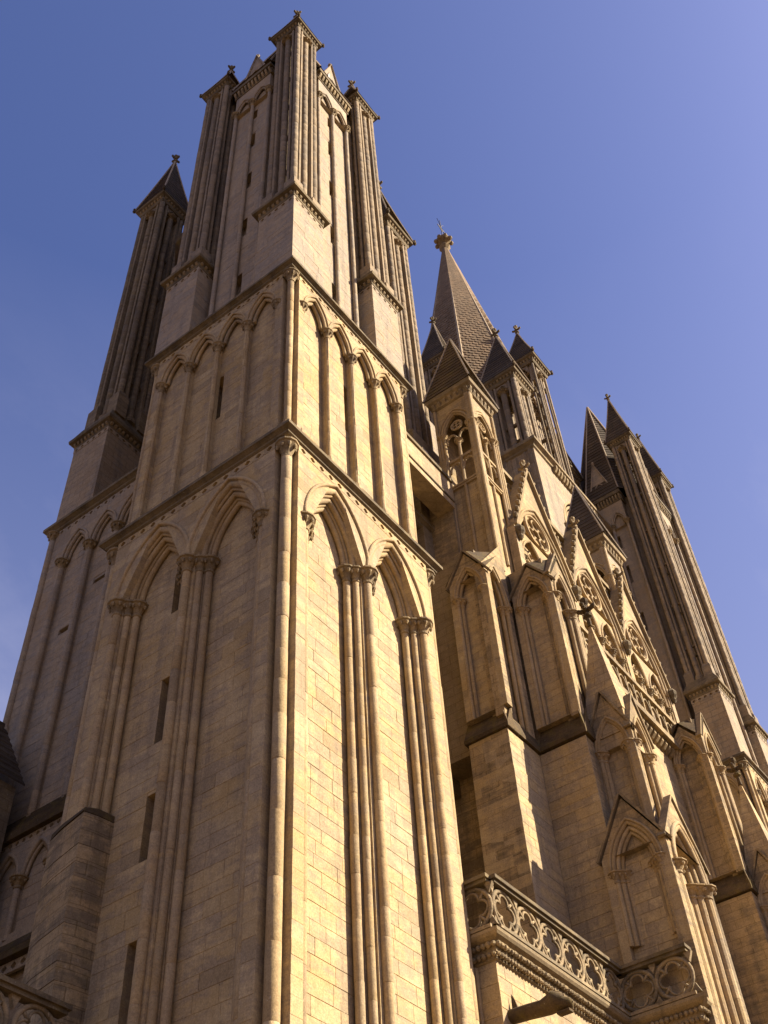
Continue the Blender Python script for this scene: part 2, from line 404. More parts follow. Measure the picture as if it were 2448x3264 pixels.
# ------------------------------------------------------------------ cornices, friezes, corbels
def cornice(x0, x1, y0, y1, z, out, h, slope_to, slope_h, parent, mat='cornice', name='cornice'):
    mb = MB(); mb.ring(x0, x1, y0, y1, [(.003, z), (out*.3, z+h*.12), (out*.35, z+h*.3), (out*.8, z+h*.5), (out, z+h*.56), (out, z+h*.9), (out*.93, z+h), (slope_to, z+h+slope_h)])
    return mb.build(name, mat, parent)
def frieze(F, a0, a1, z0, z1, d, parent, pitch=.42, mat='ashlar', depth=.10, name='frieze'):
    """band pierced by four-lobed holes"""
    n = max(1, round((a1-a0)/pitch)); w = (a1-a0)/n; h = z1-z0; mb = MB()
    for i in range(n):
        cx = a0+(i+.5)*w; cz = (z0+z1)/2; k = 16; outer = []; inner = []
        for j in range(k):
            t = 2*PI*(j+.5)/k; c, s_ = math.cos(t), math.sin(t); m = max(abs(c)/(w/2), abs(s_)/(h/2))
            outer.append((cx+c/m, cz+s_/m))
            r = min(w, h)*.36*(.62+.38*abs(math.cos(2*t))**.7)
            inner.append((cx+c*r*1.1, cz+s_*r))
        # corners of the cell
        vs = [(a, z, d) for a, z in outer]+[(a, z, d) for a, z in inner]+[(a, z, d-depth) for a, z in inner]
        fs = []
        for j in range(k):
            j2 = (j+1) % k; fs += [(j, j2, k+j2, k+j), (k+j, k+j2, 2*k+j2, 2*k+j)]
        fs.append(tuple(range(2*k, 3*k)))
        for q, (sx, sz) in ((1, (1, 1)), (5, (-1, 1)), (9, (-1, -1)), (13, (1, -1))):
            vs.append((cx+sx*w/2, cz+sz*h/2, d)); fs.append((q, len(vs)-1, q+1) if False else (q, len(vs)-1, (q+1) % k))
        mb.add(F, vs, fs)
    # top and bottom lips
    mb.box(F, a0, a1, z0-.012, z0, d-depth, d-.002); mb.box(F, a0, a1, z1, z1+.012, d-depth, d-.002)
    return mb.build(name, mat, parent)
def corbels(F, a0, a1, z, h, d0, d1, parent, pitch=.3, mat='carved', name='corbel_table'):
    n = max(2, round((a1-a0)/pitch)); mb = MB()
    for i in range(n):
        a = a0+(i+.5)*(a1-a0)/n; w = .24*(a1-a0)/n
        poly = [(d0, z+h), (d0, z), (d0+(d1-d0)*.45, z+h*.15), (d1, z+h*.55), (d1, z+h)]
        vs = [(a-w, zz, dd) for dd, zz in poly]+[(a+w, zz, dd) for dd, zz in poly]; k = len(poly)
        fs = [tuple(range(k))[::-1], tuple(range(k, 2*k))]+[(j, (j+1) % k, k+(j+1) % k, k+j) for j in range(k)]
        mb.add(F, vs, fs)
    return mb.build(name, mat, parent, kind='stuff')
def finial(x, y, z, s, parent, mat='carved', name='finial'):
    mb = MB(); mb.lathe(x, y, [(.10*s, z-.1*s), (.08*s, z+.3*s), (.17*s, z+.38*s), (.17*s, z+.46*s), (.08*s, z+.55*s), (.075*s, z+.95*s), (.16*s, z+1.1*s), (.16*s, z+1.25*s), (.05*s, z+1.38*s)], 8)
    for j in range(4):
        t = PI/2*j+PI/4*0; cx, cy = math.cos(t), math.sin(t)
        for k, (rr, zz) in enumerate(((.13, .72), (.22, .75), (.30, .80))):
            mb.lathe(x+cx*rr*s, y+cy*rr*s, [(.04*s, z+(zz-.09)*s), (.09*s, z+(zz-.03)*s), (.09*s, z+(zz+.05)*s), (.03*s, z+(zz+.11)*s)], 6)
    return mb.build(name, mat, parent)
def pyramid(cx, cy, half, z0, z1, parent, mat='slate', name='roof', sides=4, rot=0., rows=None, ap=None, curve=0., ridge=True):
    """roof laid in overlapping courses of stone tiles, with ridge rolls"""
    mb = MB(); R = (ap if ap else half)/math.cos(PI/sides); rows = rows or max(6, int((z1-z0)/.33)); H = z1-z0
    ang = [2*PI*(j+.5)/sides+rot for j in range(sides)]
    def rad(t): return R*((1-t)-curve*math.sin(PI*t))
    for i in range(rows):
        t0, t1 = i/rows, (i+1)/rows; rb, rt_ = rad(t0)+.035, rad(t1)+.0; zb, zt = z0+H*t0, z0+H*t1
        vs = []
        for r, z in ((rb, zb), (max(rt_, .02), zt), (rb-.05, zb-.0)):
            for a in ang: vs.append((cx+r*math.cos(a), cy+r*math.sin(a), z))
        fs = []
        for j in range(sides):
            j2 = (j+1) % sides; fs += [(j, j2, sides+j2, sides+j), (2*sides+j, 2*sides+j2, j2, j)]
        mb.addw(vs, fs)
    o = mb.build(name, mat, parent)
    if ridge:
        rm = MB(); rr = .045+.006*half
        for a in ang:
            path = [Vector((cx+(rad(i/8)+.03)*math.cos(a), cy+(rad(i/8)+.03)*math.sin(a), z0+H*i/8)) for i in range(9)]
            vs = []; fs = []; t1 = Vector((-math.sin(a), math.cos(a), 0)); dv = (path[-1]-path[0]).normalized(); t2 = dv.cross(t1)
            for p in path:
                for j in range(5): q = p+t1*rr*math.cos(2*PI*j/5)+t2*rr*math.sin(2*PI*j/5); vs.append(q)
            for i in range(8):
                for j in range(5): fs.append((i*5+j, i*5+(j+1) % 5, i*5+5+(j+1) % 5, i*5+5+j))
            rm.addw(vs, fs)
        rm.build('ridge_roll', 'upper', o)
    return o

# ------------------------------------------------------------------ slender open turret of clustered shafts
def turret(cx, cy, z0, ze, zt, half, parent, mat='turret', step=3.3, plinth=1.1, topmat='cornice', roofmat='slate', solid=False, rs=.135, curve=.03, slim=False):
    mb = MB(); p = half; q = half*.46; k = half/.70; zk = ze-.55*k
    for sx in (-1, 1):
        for sy in (-1, 1):
            x0, x1 = sorted((cx+sx*q, cx+sx*(p-.13*k))); y0, y1 = sorted((cy+sy*q, cy+sy*(p-.13*k)))
            if slim:
                mb.lathe(cx+sx*q*1.1, cy+sy*(p-.1*k), [(.075, z0), (.075, zk-1.2*k)], 8); mb.lathe(cx+sx*(p-.1*k), cy+sy*q*1.1, [(.075, z0), (.075, zk-1.2*k)], 8); mb.wbox(x0, x1, y0, y1, zk-1.3*k, zk); continue
            mb.wbox(x0, x1, y0, y1, z0, zk)
            # fillets either side of the nook shaft
            xa, xb = sorted((cx+sx*q, cx+sx*(q+.10*k))); ya, yb = sorted((cy+sy*(p-.135*k), cy+sy*p)); mb.wbox(xa, xb, ya, yb, z0, zk)
            xa, xb = sorted((cx+sx*(p-.135*k), cx+sx*p)); ya, yb = sorted((cy+sy*q, cy+sy*(q+.10*k))); mb.wbox(xa, xb, ya, yb, z0, zk)
            # plinth
            x0, x1 = sorted((cx+sx*(q-.03), cx+sx*(p+.10))); y0, y1 = sorted((cy+sy*(q-.03), cy+sy*(p+.10)))
            mb.ring(x0, x1, y0, y1, [(0, z0-.05), (0, z0+plinth*.75), (-.12*k, z0+plinth)])
    z = z0+step*.8; zl = ze-2.2*k
    while z < zl:
        for s_ in (-1, 1):
            mb.wbox(cx-q+.004, cx+q-.004, min(cy+s_*(p-.2*k), cy+s_*(p-.36*k)), max(cy+s_*(p-.2*k), cy+s_*(p-.36*k)), z, z+.14*k)
            mb.wbox(min(cx+s_*(p-.204*k), cx+s_*(p-.36*k)), max(cx+s_*(p-.204*k), cx+s_*(p-.36*k)), cy-q+.006, cy+q-.006, z+.004, z+.13*k)
        z += step
    if solid: mb.wbox(cx-q*.98, cx+q*.98, cy-q*.98, cy+q*.98, z0, zk-2.5*k)
    body = mb.build('turret', mat, parent)
    hb = MB(); hw = q*.80; zs = zk-hw*1.9; e = arch_e(hw, hw*1.7)
    for F in (west(cx, cy-p), Frame((cx, cy+p, 0), (-1, 0, 0), (0, 1, 0)), north(cx-p, cy), Frame((cx+p, cy, 0), (0, -1, 0), (1, 0, 0))):
        plate(hb, F, -q-.003, q+.003, zs-.1*k, zk, -.20*k, -.05*k, [arch_hole(0, hw, zs-.2*k, zs, e)])
        hb.tube(F, arch(0, hw*.96, zs, e, 7), -.05*k, .05*k, 6)
        hb.tube(F, arch(0, hw*.62, zs-.15*k, e*.6, 6), -.14*k, .04*k, 6)
    hb.build('arch_head', mat, body)
    for F in (west(cx, cy-p), Frame((cx, cy+p, 0), (-1, 0, 0), (0, 1, 0)), north(cx-p, cy), Frame((cx+p, cy, 0), (0, -1, 0), (1, 0, 0))):
        shaft(F, .04*k, -.16*k, z0+.2, zs-.2*k, rs*k*1.12, body, mat, .24*k, True, (.5, 1.1), 'carved', 10)
    for sx in (-1, 1):
        for sy in (-1, 1):
            sm = MB(); drums(sm, cx+sx*(p-.10*k), cy+sy*(p-.10*k), z0+plinth*.9, zk, rs*k, 10, .5, 1.1); so_ = sm.build('shaft', mat, body)
            for pl in so_.data.polygons: pl.use_smooth = len(pl.vertices) == 4
    eb = MB(); eb.ring(cx-p, cx+p, cy-p, cy+p, [(-.02, zk), (.02, zk+.02), (.05*k, zk+.1*k), (.06*k, zk+.3*k), (.20*k, zk+.40*k), (.23*k, zk+.50*k), (.18*k, zk+.58*k)])
    ev = eb.build('eaves_cornice', topmat, body)
    for F in (west(cx, cy-p), north(cx-p, cy), Frame((cx+p, cy, 0), (0, -1, 0), (1, 0, 0))):
        corbels(F, -p*1.02, p*1.02, zk+.18*k, .15*k, .03*k, .13*k, body, .17*k, 'carved', 'corbel_table')
    ro = pyramid(cx, cy, p+.23*k, zk+.52*k, zt-.5*k, body, roofmat, 'roof', curve=curve)
    finial(cx, cy, zt-.72*k, .70*k, body, 'cornice')
    for sx in (-1, 1):
        for sy in (-1, 1):
            kb = MB(); kx, ky = cx+sx*(p+.25*k), cy+sy*(p+.25*k)
            kb.lathe(kx, ky, [(.02*k, zk+.42*k), (.07*k, zk+.48*k), (.08*k, zk+.56*k), (.04*k, zk+.66*k), (.07*k, zk+.74*k), (.02*k, zk+.82*k)], 7)
            kb.build('corner_knob', 'mossy', body)
    return body

# ------------------------------------------------------------------ THE SQUARE STAIR TOWER (near one and its twin)
def stair_tower(ox, near, label, group, zblk=39.6, ze=59.1, ztip=63.6, zspire=70., zlow=0.):
    W = 6.7
    T = thing('stair_tower', (ox+3.35, 3.35, 0), label, 'tower', group)
    core = MB()
    core.wbox(ox+1.3, ox+W-.02, 1.3, W-.02, zlow, 25.0)
    core.wbox(ox+1.2, ox+W-.2, 1.2, W-.2, 25.0, 34.6)
    core.build('core_masonry', 'ashlar_j', T)
    st1, st3 = Stones(), Stones()
    ash, upp = ('ashlar', 'upper') if near else ('ashlar_j', 'upper_j')
    for F in (west(ox, 0), north(ox, 0)):
        isW = F.n.y < 0
        # ---- tier 1: two tall bays of three orders
        c1, c2 = 2.03, 4.60; hw = 1.27; zs = 22.4; e = 1.27
        holes = [arch_hole(c, hw, zlow-1, zs, e) for c in (c1, c2)]
        mb = MB(); plate(mb, F, .43, 6.27, zlow, 24.72, -.62, -.010, holes); mb.build('wall_face', 'ashlar', T)
        if near: st1.wall(F, .43, 6.27, 7.5, 24.70, 0, holes, course=.36)
        slits = []
        if not isW: slits = [rect_hole(4.02, 4.30, z0, z1) for z0, z1 in ((21.4, 23.0), (17.4, 19.3), (14.2, 16.0), (10.4, 12.6))]
        mb = MB()
        for c in (c1, c2): plate(mb, F, c-1.2, c+1.2, zlow, 24.9, -1.1, -.560, [s_ for s_ in slits if c == c2])
        mb.build('wall_panel', 'ashlar', T)
        if near:
            for c in (c1, c2): st1.wall(F, c-1.02, c+1.02, 7.5, 24.6, -.55, [s_ for s_ in slits if c == c2], course=.35)
        rev = MB()
        for c in (c1, c2):
            o1, i1 = arch(c, 1.28, zs, e, 11), arch(c, 1.10, zs, e, 11); rev.band(F, o1, i1, -.30, -.12)
            o2, i2 = arch(c, 1.12, zs, e, 11), arch(c, .93, zs, e, 11); rev.band(F, o2, i2, -.56, -.30)
            for s_ in (-1, 1):
                a0, a1 = sorted((c+s_*1.10, c+s_*1.29)); rev.box(F, a0, a1, zlow, zs, -.40, -.12)
                a0, a1 = sorted((c+s_*.95, c+s_*1.12)); rev.box(F, a0, a1, zlow, zs, -.57, -.33)
        rev.build('jamb_orders', ash, T)
        for c in (c1, c2):
            am = MB()
            am.tube(F, arch(c, 1.33, zs, e, 12), .01, .055)
            am.tube(F, arch(c, 1.19, zs, e, 12), -.10, .10)
            am.tube(F, arch(c, 1.08, zs, e, 12), -.17, .05)
            am.tube(F, arch(c, 1.00, zs, e, 12), -.28, .09)
            am.tube(F, arch(c, .90, zs, e, 12), -.38, .05)
            am.tube(F, arch(c, .84, zs, e, 12), -.47, .085)
            o = am.build('arch_moulding', 'shaft', T, smooth=True)
        for a, dd in ((.82, -.12), (3.315, -.05), (5.83, -.06)): shaft(F, a, dd, zlow, zs-.42, .112, T, 'shaft', .42)
        for c in (c1, c2):
            for s_ in (-1, 1):
                shaft(F, c+s_*1.04, -.25, zlow, zs-.42, .092, T, 'shaft', .42)
                shaft(F, c+s_*.87, -.42, zlow, zs-.42, .102, T, 'shaft', .42)
        frieze(F, .44, 6.26, 24.73, 24.98, .0, T, .40, 'ashlar')
        # ---- tier 2: arcade of four
        zs2 = 32.75; w2 = .60; e2 = arch_e(w2, 1.18); cs = [1.43, 2.71, 3.99, 5.27]
        holes2 = [arch_hole(c, w2, 25, zs2, e2) for c in cs]
        mb = MB(); plate(mb, F, .56, 6.14, 25.3, 34.02, -.46, -.190, holes2); mb.build('wall_face', 'ashlar', T)
        if near: st1.wall(F, .56, 6.14, 25.5, 34.0, -.18, holes2, course=.34)
        sl2 = [rect_hole(3.14, 3.58, 28.7, 31.1)]
        mb = MB(); plate(mb, F, .70, 6.0, 25.3, 34.2, -1.05, -.460, sl2); mb.build('wall_panel', 'ashlar', T)
        if near: st1.wall(F, .75, 5.95, 25.5, 34.05, -.45, sl2, course=.34)
        for c in cs:
            am = MB(); am.tube(F, arch(c, .63, zs2, e2, 9), -.175, .04); am.tube(F, arch(c, .545, zs2, e2, 9), -.25, .065); am.tube(F, arch(c, .45, zs2, e2, 9), -.36, .07)
            am.build('arch_moulding', 'shaft', T, smooth=True)
        for a in (.79, 2.07, 3.35, 4.63, 5.91): shaft(F, a, -.26, 25.75, zs2-.40, .080, T, 'shaft', .40)
        frieze(F, .57, 6.13, 34.03, 34.28, -.18, T, .42, 'ashlar')
        # ---- tier 3: octagon face with twin lancets
        zs3 = 54.3; cs3 = [2.82, 3.88]; w3 = .48; e3 = arch_e(w3, .98)
        sl3 = [rect_hole(3.10, 3.60, a, a+1.5) for a in (36.6, 41.0, 45.2, 49.2)]+[rect_hole(3.10, 3.60, 52.3, 53.4)]
        mb = MB(); plate(mb, F, 2.28, 4.42, 34.6, 56.2, -1.3, -.796, sl3); mb.build('wall_panel', 'upper', T)
        if near: st3.wall(F, 2.29, 4.41, 35.2, 55.4, -.78, sl3, course=.33)
        mb = MB(); plate(mb, F, 2.26, 4.44, 53.9, 56.2, -.80, -.62, [arch_hole(c, w3, 53, zs3, e3) for c in cs3]); mb.build('spandrel', 'upper', T)
        for c in cs3:
            am = MB(); am.tube(F, arch(c, w3*1.02, zs3, e3, 8), -.615, .05); am.tube(F, arch(c, w3*.84, zs3, e3, 8), -.68, .06); am.build('arch_moulding', 'upper', T, smooth=True)
        for a in (2.30, 3.35, 4.40): shaft(F, a, -.68, 35.2, zs3-.42, .09, T, 'upper', .42)
        mb = MB(); mb.box(F, 2.15, 4.55, 56.2, 56.75, -1.2, -.58); mb.prism(F, [(2.1, 56.75), (4.6, 56.75), (4.6, 56.98), (4.5, 57.06), (2.2, 57.06), (2.1, 56.98)], -1.2, -.40); mb.build('eaves_cornice', 'cornice', T)
        corbels(F, 2.15, 4.55, 56.25, .45, -.60, -.44, T, .22, 'carved')
        # gablet above the eaves
        g = MB(); gc = 3.45; g.prism(F, [(gc-.62, 57.2), (gc+.62, 57.2), (gc+.62, 58.4), (gc, 60.8), (gc-.62, 58.4)], -1.6, -.75); go = g.build('gablet', 'upper', T)
        gm = MB(); gm.tube(F, [(gc-.66, 58.3), (gc, 60.9), (gc+.66, 58.3)], -.72, .07); gm.tube(F, arch(gc, .36, 58.1, .4, 6), -.73, .05); gm.lathe(*F.p(gc, 0, -.8)[:2], [(.05, 60.8), (.12, 60.95), (.05, 61.2)], 6); gm.build('gablet_moulding', 'upper', go)
    # corner shafts in their nooks
    for (fx, fy) in ((.22, .22), (W-.22, .22), (.22, W-.22)):
        F0 = Frame((ox, 0, 0), (1, 0, 0), (0, -1, 0)); shaft(F0, fx, -fy, zlow, 24.35, .145, T, 'shaft', .55, True, (.7, 1.6))
    for (fx, fy) in ((.36, .36), (W-.36, .36), (.36, W-.36)):
        F0 = Frame((ox, 0, 0), (1, 0, 0), (0, -1, 0)); shaft(F0, fx, -fy, 25.7, 33.75, .105, T, 'shaft', .5, True, (.5, 1.0))
    # nook linings so that the hollow reads as cut stone
    nk = MB()
    for (sx, sy) in ((0, 0), (1, 0), (0, 1)):
        x0, x1 = (ox+.42, ox+.7) if not sx else (ox+W-.7, ox+W-.42); y0, y1 = (.42, .7) if not sy else (W-.7, W-.42)
        nk.wbox(x0, x1, y0, y1, zlow, 25.1)
        x0, x1 = (ox+.55, ox+.9) if not sx else (ox+W-.9, ox+W-.55); y0, y1 = (.55, .9) if not sy else (W-.9, W-.55)
        nk.wbox(x0, x1, y0, y1, 25.1, 34.4)
    nk.build('nook_lining', 'ashlar_j', T)
    cornice(ox, ox+W, 0, W, 24.99, .20, .32, -.18, .30, T)
    cornice(ox+.18, ox+W-.18, .18, W-.18, 34.29, .20, .32, -.58, .60, T)
    # octagon drum and spire
    oc = MB(); oc.lathe(ox+3.35, 3.35, [(2.2/math.cos(PI/8), 34.4), (2.2/math.cos(PI/8), 57.1)], 8, sq=True); oc.build('octagon_drum', upp, T)
    pyramid(ox+3.35, 3.35, 2.7, 57.1, zspire, T, 'slate', 'spire', sides=8, ap=2.95, rows=34)
    # corner blocks and turrets
    for (ix, iy) in ((0, 0), (1, 0), (0, 1), (1, 1)):
        x0 = ox+.18+ix*4.67; y0 = .18+iy*4.67; x1, y1 = x0+1.67, y0+1.67
        b = MB(); b.wbox(x0+.016, x1-.016, y0+.016, y1-.016, 34.5, zblk-.28); bo = b.build('turret_base', upp, T)
        Fs = []
        if ix == 0 or iy == 0: Fs = [west(x0, y0), north(x0, y0)]
        for F in Fs:
            if near: st3.wall(F, 0, 1.67, 34.9, zblk-.30, 0, course=.31, lo=.35, hi=.8)
            frieze(F, 0, 1.67, zblk-.28, zblk-.03, .0, bo, .34, 'upper')
            corbels(F, -.02, 1.69, zblk+.12, .15, .01, .10, bo, .21)
        cm = MB(); cm.ring(x0, x1, y0, y1, [(-.003, zblk-.02), (.02, zblk), (.03, zblk+.3), (.20, zblk+.36), (.22, zblk+.50), (.18, zblk+.56), (-.08, zblk+1.2)]); cm.build('cornice', 'cornice', bo)
        turret(x0+.835, y0+.835, zblk+.9, ze, ztip, .70, T)
    if near:
        st1.emit(T, 'ashlar', 300); st3.emit(T, 'upper', 0)
    return T

T1 = stair_tower(0.0, True, 'tall square limestone stair tower with blind arcades and slender corner turrets', None)

# ------------------------------------------------------------------ gabled blind panel used on the buttresses
def gable_panel(F, a0, a1, z0, zs, rise, zsh, zap, parent, mat='stained', depth=.26, orders=2, r=.075, apex_a=None, coping=True, sill=True, base_z=None, stones=None):
    """recessed pointed panel with nook shafts in a face from a0..a1, gable (zsh shoulders, zap apex) above"""
    a0 += .006; a1 -= .006
    c = (a0+a1)/2; hw = (a1-a0)/2-.13*(a1-a0); e = arch_e(hw, rise); H = arch_hole(c, hw, z0, zs, e)
    ap = c if apex_a is None else apex_a; fr = -.012 if stones else 0
    mb = MB(); plate(mb, F, a0, a1, z0-.01, min(zsh, 1e9), -depth-.02, fr, [H])
    if H.top > zsh:
        L = [H(zsh)[0]]; pts = [q for q in arch(c, hw, zs, e, 20) if q[1] > zsh+.01]; n = len(pts)//2
        lft = [(L[0], zsh)]+pts[:n+1]; rgt = pts[n:]+[(2*c-L[0], zsh)]
        mb.add(F, [(a0, zsh, fr), (ap, zap, fr)]+[(q[0], q[1], fr) for q in lft], [(0, *range(2, 2+len(lft)), 1)])
        mb.add(F, [(a1, zsh, fr), (ap, zap, fr)]+[(q[0], q[1], fr) for q in rgt], [(0, 1, *range(2, 2+len(rgt)))])
        full = lft+rgt[1:]; k = len(full)
        mb.add(F, [(q[0], q[1], fr) for q in full]+[(q[0], q[1], -depth-.02) for q in full], [(t, t+1, k+t+1, k+t) for t in range(k-1)])
        mb.add(F, [(a0, zsh, fr), (ap, zap, fr), (a1, zsh, fr), (a0, zsh, -.19), (ap, zap, -.19), (a1, zsh, -.19)], [(0, 1, 4, 3), (1, 2, 5, 4)])
    else: mb.prism(F, [(a0, zsh), (a1, zsh), (ap, zap)], -.19, fr)
    o = mb.build('gabled_panel', mat, parent)
    if stones is not None:
        stones.wall(F, a0, a1, z0, zsh, 0, [H], course=.3, lo=.3, hi=.7); stones.wall(F, c-hw, c+hw, z0, zs+.3, -depth+.012, course=.3, lo=.35, hi=.8)
    pm = MB(); pm.prism(F, [(c-hw-.04, z0-.02), (c+hw+.04, z0-.02)]+[(q[0]+(.04 if q[0] > c else -.04 if q[0] < c else 0), q[1]+.02) for q in reversed(arch(c, hw, zs, e, 9))], -depth-.25, -depth-.004); pm.build('panel_back', mat, o)
    am = MB(); am.tube(F, arch(c, hw*1.06, zs, e, 9), .012, r*.6); am.tube(F, arch(c, hw*.96, zs, e, 9), -.06, r)
    if orders > 1: am.tube(F, arch(c, hw*.80, zs, e, 9), -depth*.55, r*.9); am.band(F, arch(c, hw*1.0, zs, e, 9), arch(c, hw*.84, zs, e, 9), -depth, -depth*.45)
    if orders > 2: am.tube(F, arch(c, hw*.66, zs, e, 9), -depth*.85, r*.8); am.band(F, arch(c, hw*.86, zs, e, 9), arch(c, hw*.68, zs, e, 9), -depth-.1, -depth*.75)
    am.build('arch_moulding', 'shaft', o, smooth=True)
    zb = base_z or z0
    for s_ in (-1, 1):
        for k in range(orders):
            aa = c+s_*hw*(.95-.17*k); dd = -.07-depth*.42*k
            sm = MB(); x, y, _ = F.p(aa, 0, dd); drums(sm, x, y, zb, zs-.3, r*1.05, 10); capital(sm, x, y, zs-.3, r*1.05, .3, 6); sm.build('nook_shaft', 'shaft', o)
    if coping:
        cp = MB()
        for (p0, p1) in (((a0-.08, zsh-.05), (ap, zap+.1)), ((ap, zap+.1), (a1+.08, zsh-.05))):
            dx, dz = p1[0]-p0[0], p1[1]-p0[1]; l = math.hypot(dx, dz); nx, nz = -dz/l*.07, dx/l*.07
            cp.prism(F, [p0, p1, (p1[0]+nx, p1[1]+nz), (p0[0]+nx, p0[1]+nz)], -.19, .06)
        cp.build('gable_coping', 'carved', o)
    return o

def buttress(dx, near, label, group):
    """stepped west buttress: two gabled piers, lower gabled stages, crowning pinnacle chamber"""
    X0 = dx
    B = thing('stepped_buttress', (X0+14, 0.5, 0), label, 'buttress', group)
    S = Stones() if near else None
    xb = X0+13.4
    body = MB()
    if near: body.wbox(X0+11.5, X0+13.6, .886, 2.3, 0, 22.6)
    body.wbox(xb+.016, X0+15.2, -.80+.016, 3.6, 0, 22.6)
    body.wbox(xb+.30, X0+15.05, -.49, 3.6, 22.6, 31.0)
    if near: body.wbox(X0+11.5+.42, X0+13.7, 1.3, 3.6, 22.6, 31.2); body.wbox(X0+13.05, X0+15.0, 2.5, 3.95, 30, 38.5); body.wbox(X0+12.9, X0+13.5, 2.28, 3.95, 0, 31.0)
    body.build('pier_core', 'stained', B)
    if near:
        S.wall(north(X0+11.5, 0), .87, 2.3, 12.0, 22.6, 0, course=.33); S.wall(west(X0+11.5, .87), 0, 1.9, 12.0, 22.6, 0, course=.33)
        S.wall(north(xb, 0), -.80, .87, 12.0, 22.6, 0, course=.33)
    # string course + weathering above the plain lower piers
    def weather(F, a0, a1, z, h, d0, d1, par, name='weathering'):
        mb = MB(); mb.prism(Frame(F.o, F.u, F.n), [(0, 0)]*0 or [(a0, z), (a1, z), (a1, z+.14), (a0, z+.14)], d0-.3, d1)
        vs = [(a0, z+.14, d1), (a1, z+.14, d1), (a1, z+h, d0), (a0, z+h, d0)]; mb.add(F, vs, [(0, 1, 2, 3)])
        mb.add(F, [(a0, z+.14, d1), (a0, z+h, d0), (a0, z+.14, d0)], [(0, 1, 2)]); mb.add(F, [(a1, z+.14, d1), (a1, z+h, d0), (a1, z+.14, d0)], [(2, 1, 0)])
        return mb.build(name, 'mossy', par)
    if near:
        weather(north(X0+11.5, 0), .787, 2.4, 22.62, 1.0, -.30, .09, B); weather(west(X0+11.5, .87), -.082, 1.88, 22.64, .62, -.02, .09, B)
    weather(north(xb, 0), -.883, .80, 22.66, 1.1, -.30, .09, B); weather(west(xb, -.80), -.082, 1.9, 22.68, .9, -.02, .09, B)
    if near:
        # pier 1
        p1 = gable_panel(north(X0+11.5, 0), .72, 2.28, 23.5, 28.75, 1.25, 29.45, 30.75, B, depth=.28, r=.075, stones=S)
        gable_panel(west(X0+11.5, .87), .0, 1.82, 23.2, 28.75, 1.6, 29.9, 32.3, B, depth=.30, r=.075, apex_a=1.82, coping=False)
        sl = MB(); sl.addw([(X0+11.42, .7, 29.5), (X0+11.42, 2.4, 29.5), (X0+13.3, 2.4, 31.9), (X0+13.3, .92, 31.9), (X0+11.42, 1.52, 30.85)], [(0, 4, 3), (4, 1, 2), (4, 2, 3)]); sl.build('weathering', 'mossy', B)
    # pier 2
    gable_panel(north(xb, 0), -.80, .82, 23.6, 28.85, 1.2, 29.5, 30.6, B, depth=.28, r=.075, coping=near, stones=S)
    gable_panel(west(xb, -.80), 0, 1.75, 23.5, 28.9, 1.4, 29.75, 31.3, B, depth=.30, r=.09)
    rf = MB(); rf.addw([(xb-.06, -.9, 29.6), (xb-.06, .9, 29.6), (xb+.9, .9, 31.2), (xb+.9, -.9, 31.2), (xb-.06, 0, 30.75), (xb+.9, 2.9, 31.4), (xb-.06, .9, 30.7)], [(0, 4, 3), (4, 1, 2), (4, 2, 3), (1, 6, 5, 2)]); rf.build('weathering', 'mossy', B)
    # stage with the tall spirelet
    f2 = -2.07; x2 = X0+14.0; b2 = -.62
    gable_panel(north(x2, 0), f2, b2, 17.9, 22.2, 1.1, 22.66, 24.25, B, depth=.26, r=.08, stones=S)
    gable_panel(west(x2, f2), 0, 1.4, 17.9, 22.2, 1.18, 22.66, 24.2, B, depth=.26, r=.08)
    sp = MB(); sp.addw([(x2+.02, f2+.10, 23.5), (x2+.02, b2, 23.5), (x2+1.3, b2, 23.5), (x2+1.3, f2+.10, 23.5), (x2+.45, -1.43, 27.8)], [(1, 0, 4), (0, 3, 4), (3, 2, 4), (2, 1, 4)])
    sp.wbox(x2+.05, x2+1.3, f2+.12, b2-.02, 22.2, 23.5); spo = sp.build('spirelet', 'ashlar_j', B)
    finial(x2+.45, -1.43, 27.6, .95, spo, 'mossy')
    sc = MB(); sc.wbox(x2+.3, X0+15.6, f2+.3, b2, 0, 22.3); sc.build('stage_core', 'stained', B)
    # lowest gabled stage
    xs = X0+13.15; f3 = -2.52
    wl = MB(); wl.wbox(xs+.62, X0+15.9, f3+.66, -.5, 0, 17.9); wl.wbox(xs+.01, xs+.4, f3+.01, -.55, 0, 15.2); wl.wbox(xs+.2, X0+15.9, f3+.012, f3+.4, 0, 12.0); wl.build('stage_core', 'ashlar_j', B)
    gable_panel(north(xs, 0), f3, -.52, 15.2, 17.75, 1.35, 18.2, 19.85, B, depth=.23, r=.075, orders=3, base_z=15.6, stones=S)
    gable_panel(west(xs, f3), 0, 2.6, 10.0, 17.55, 1.6, 18.2, 20.0, B, depth=.36, r=.12, orders=3)
    rg = MB(); rg.addw([(xs-.05, -1.5, 19.95), (X0+15.8, -1.5, 19.95), (X0+15.8, -.45, 18.2), (xs-.05, -.45, 18.2), (X0+15.8, f3-.05, 18.2), (xs-.05, f3-.05, 18.2)], [(0, 1, 2, 3), (1, 0, 5, 4)]); rg.build('gable_roof', 'mossy', B)
    # pinnacle chamber
    x0, x1, y0, y1 = X0+13.12, X0+15.1, .88, 2.86
    ch = MB(); ch.wbox(x0+.35, x1-.02, y0+.35, y1-.02, 31.0, 36.6); ch.wbox(x0+.02, x1, y1-.12, y1, 31, 42.3); ch.wbox(x1-.12, x1, y0+.02, y1, 31, 42.3); co = ch.build('pinnacle_chamber', 'ashlar_j', B)
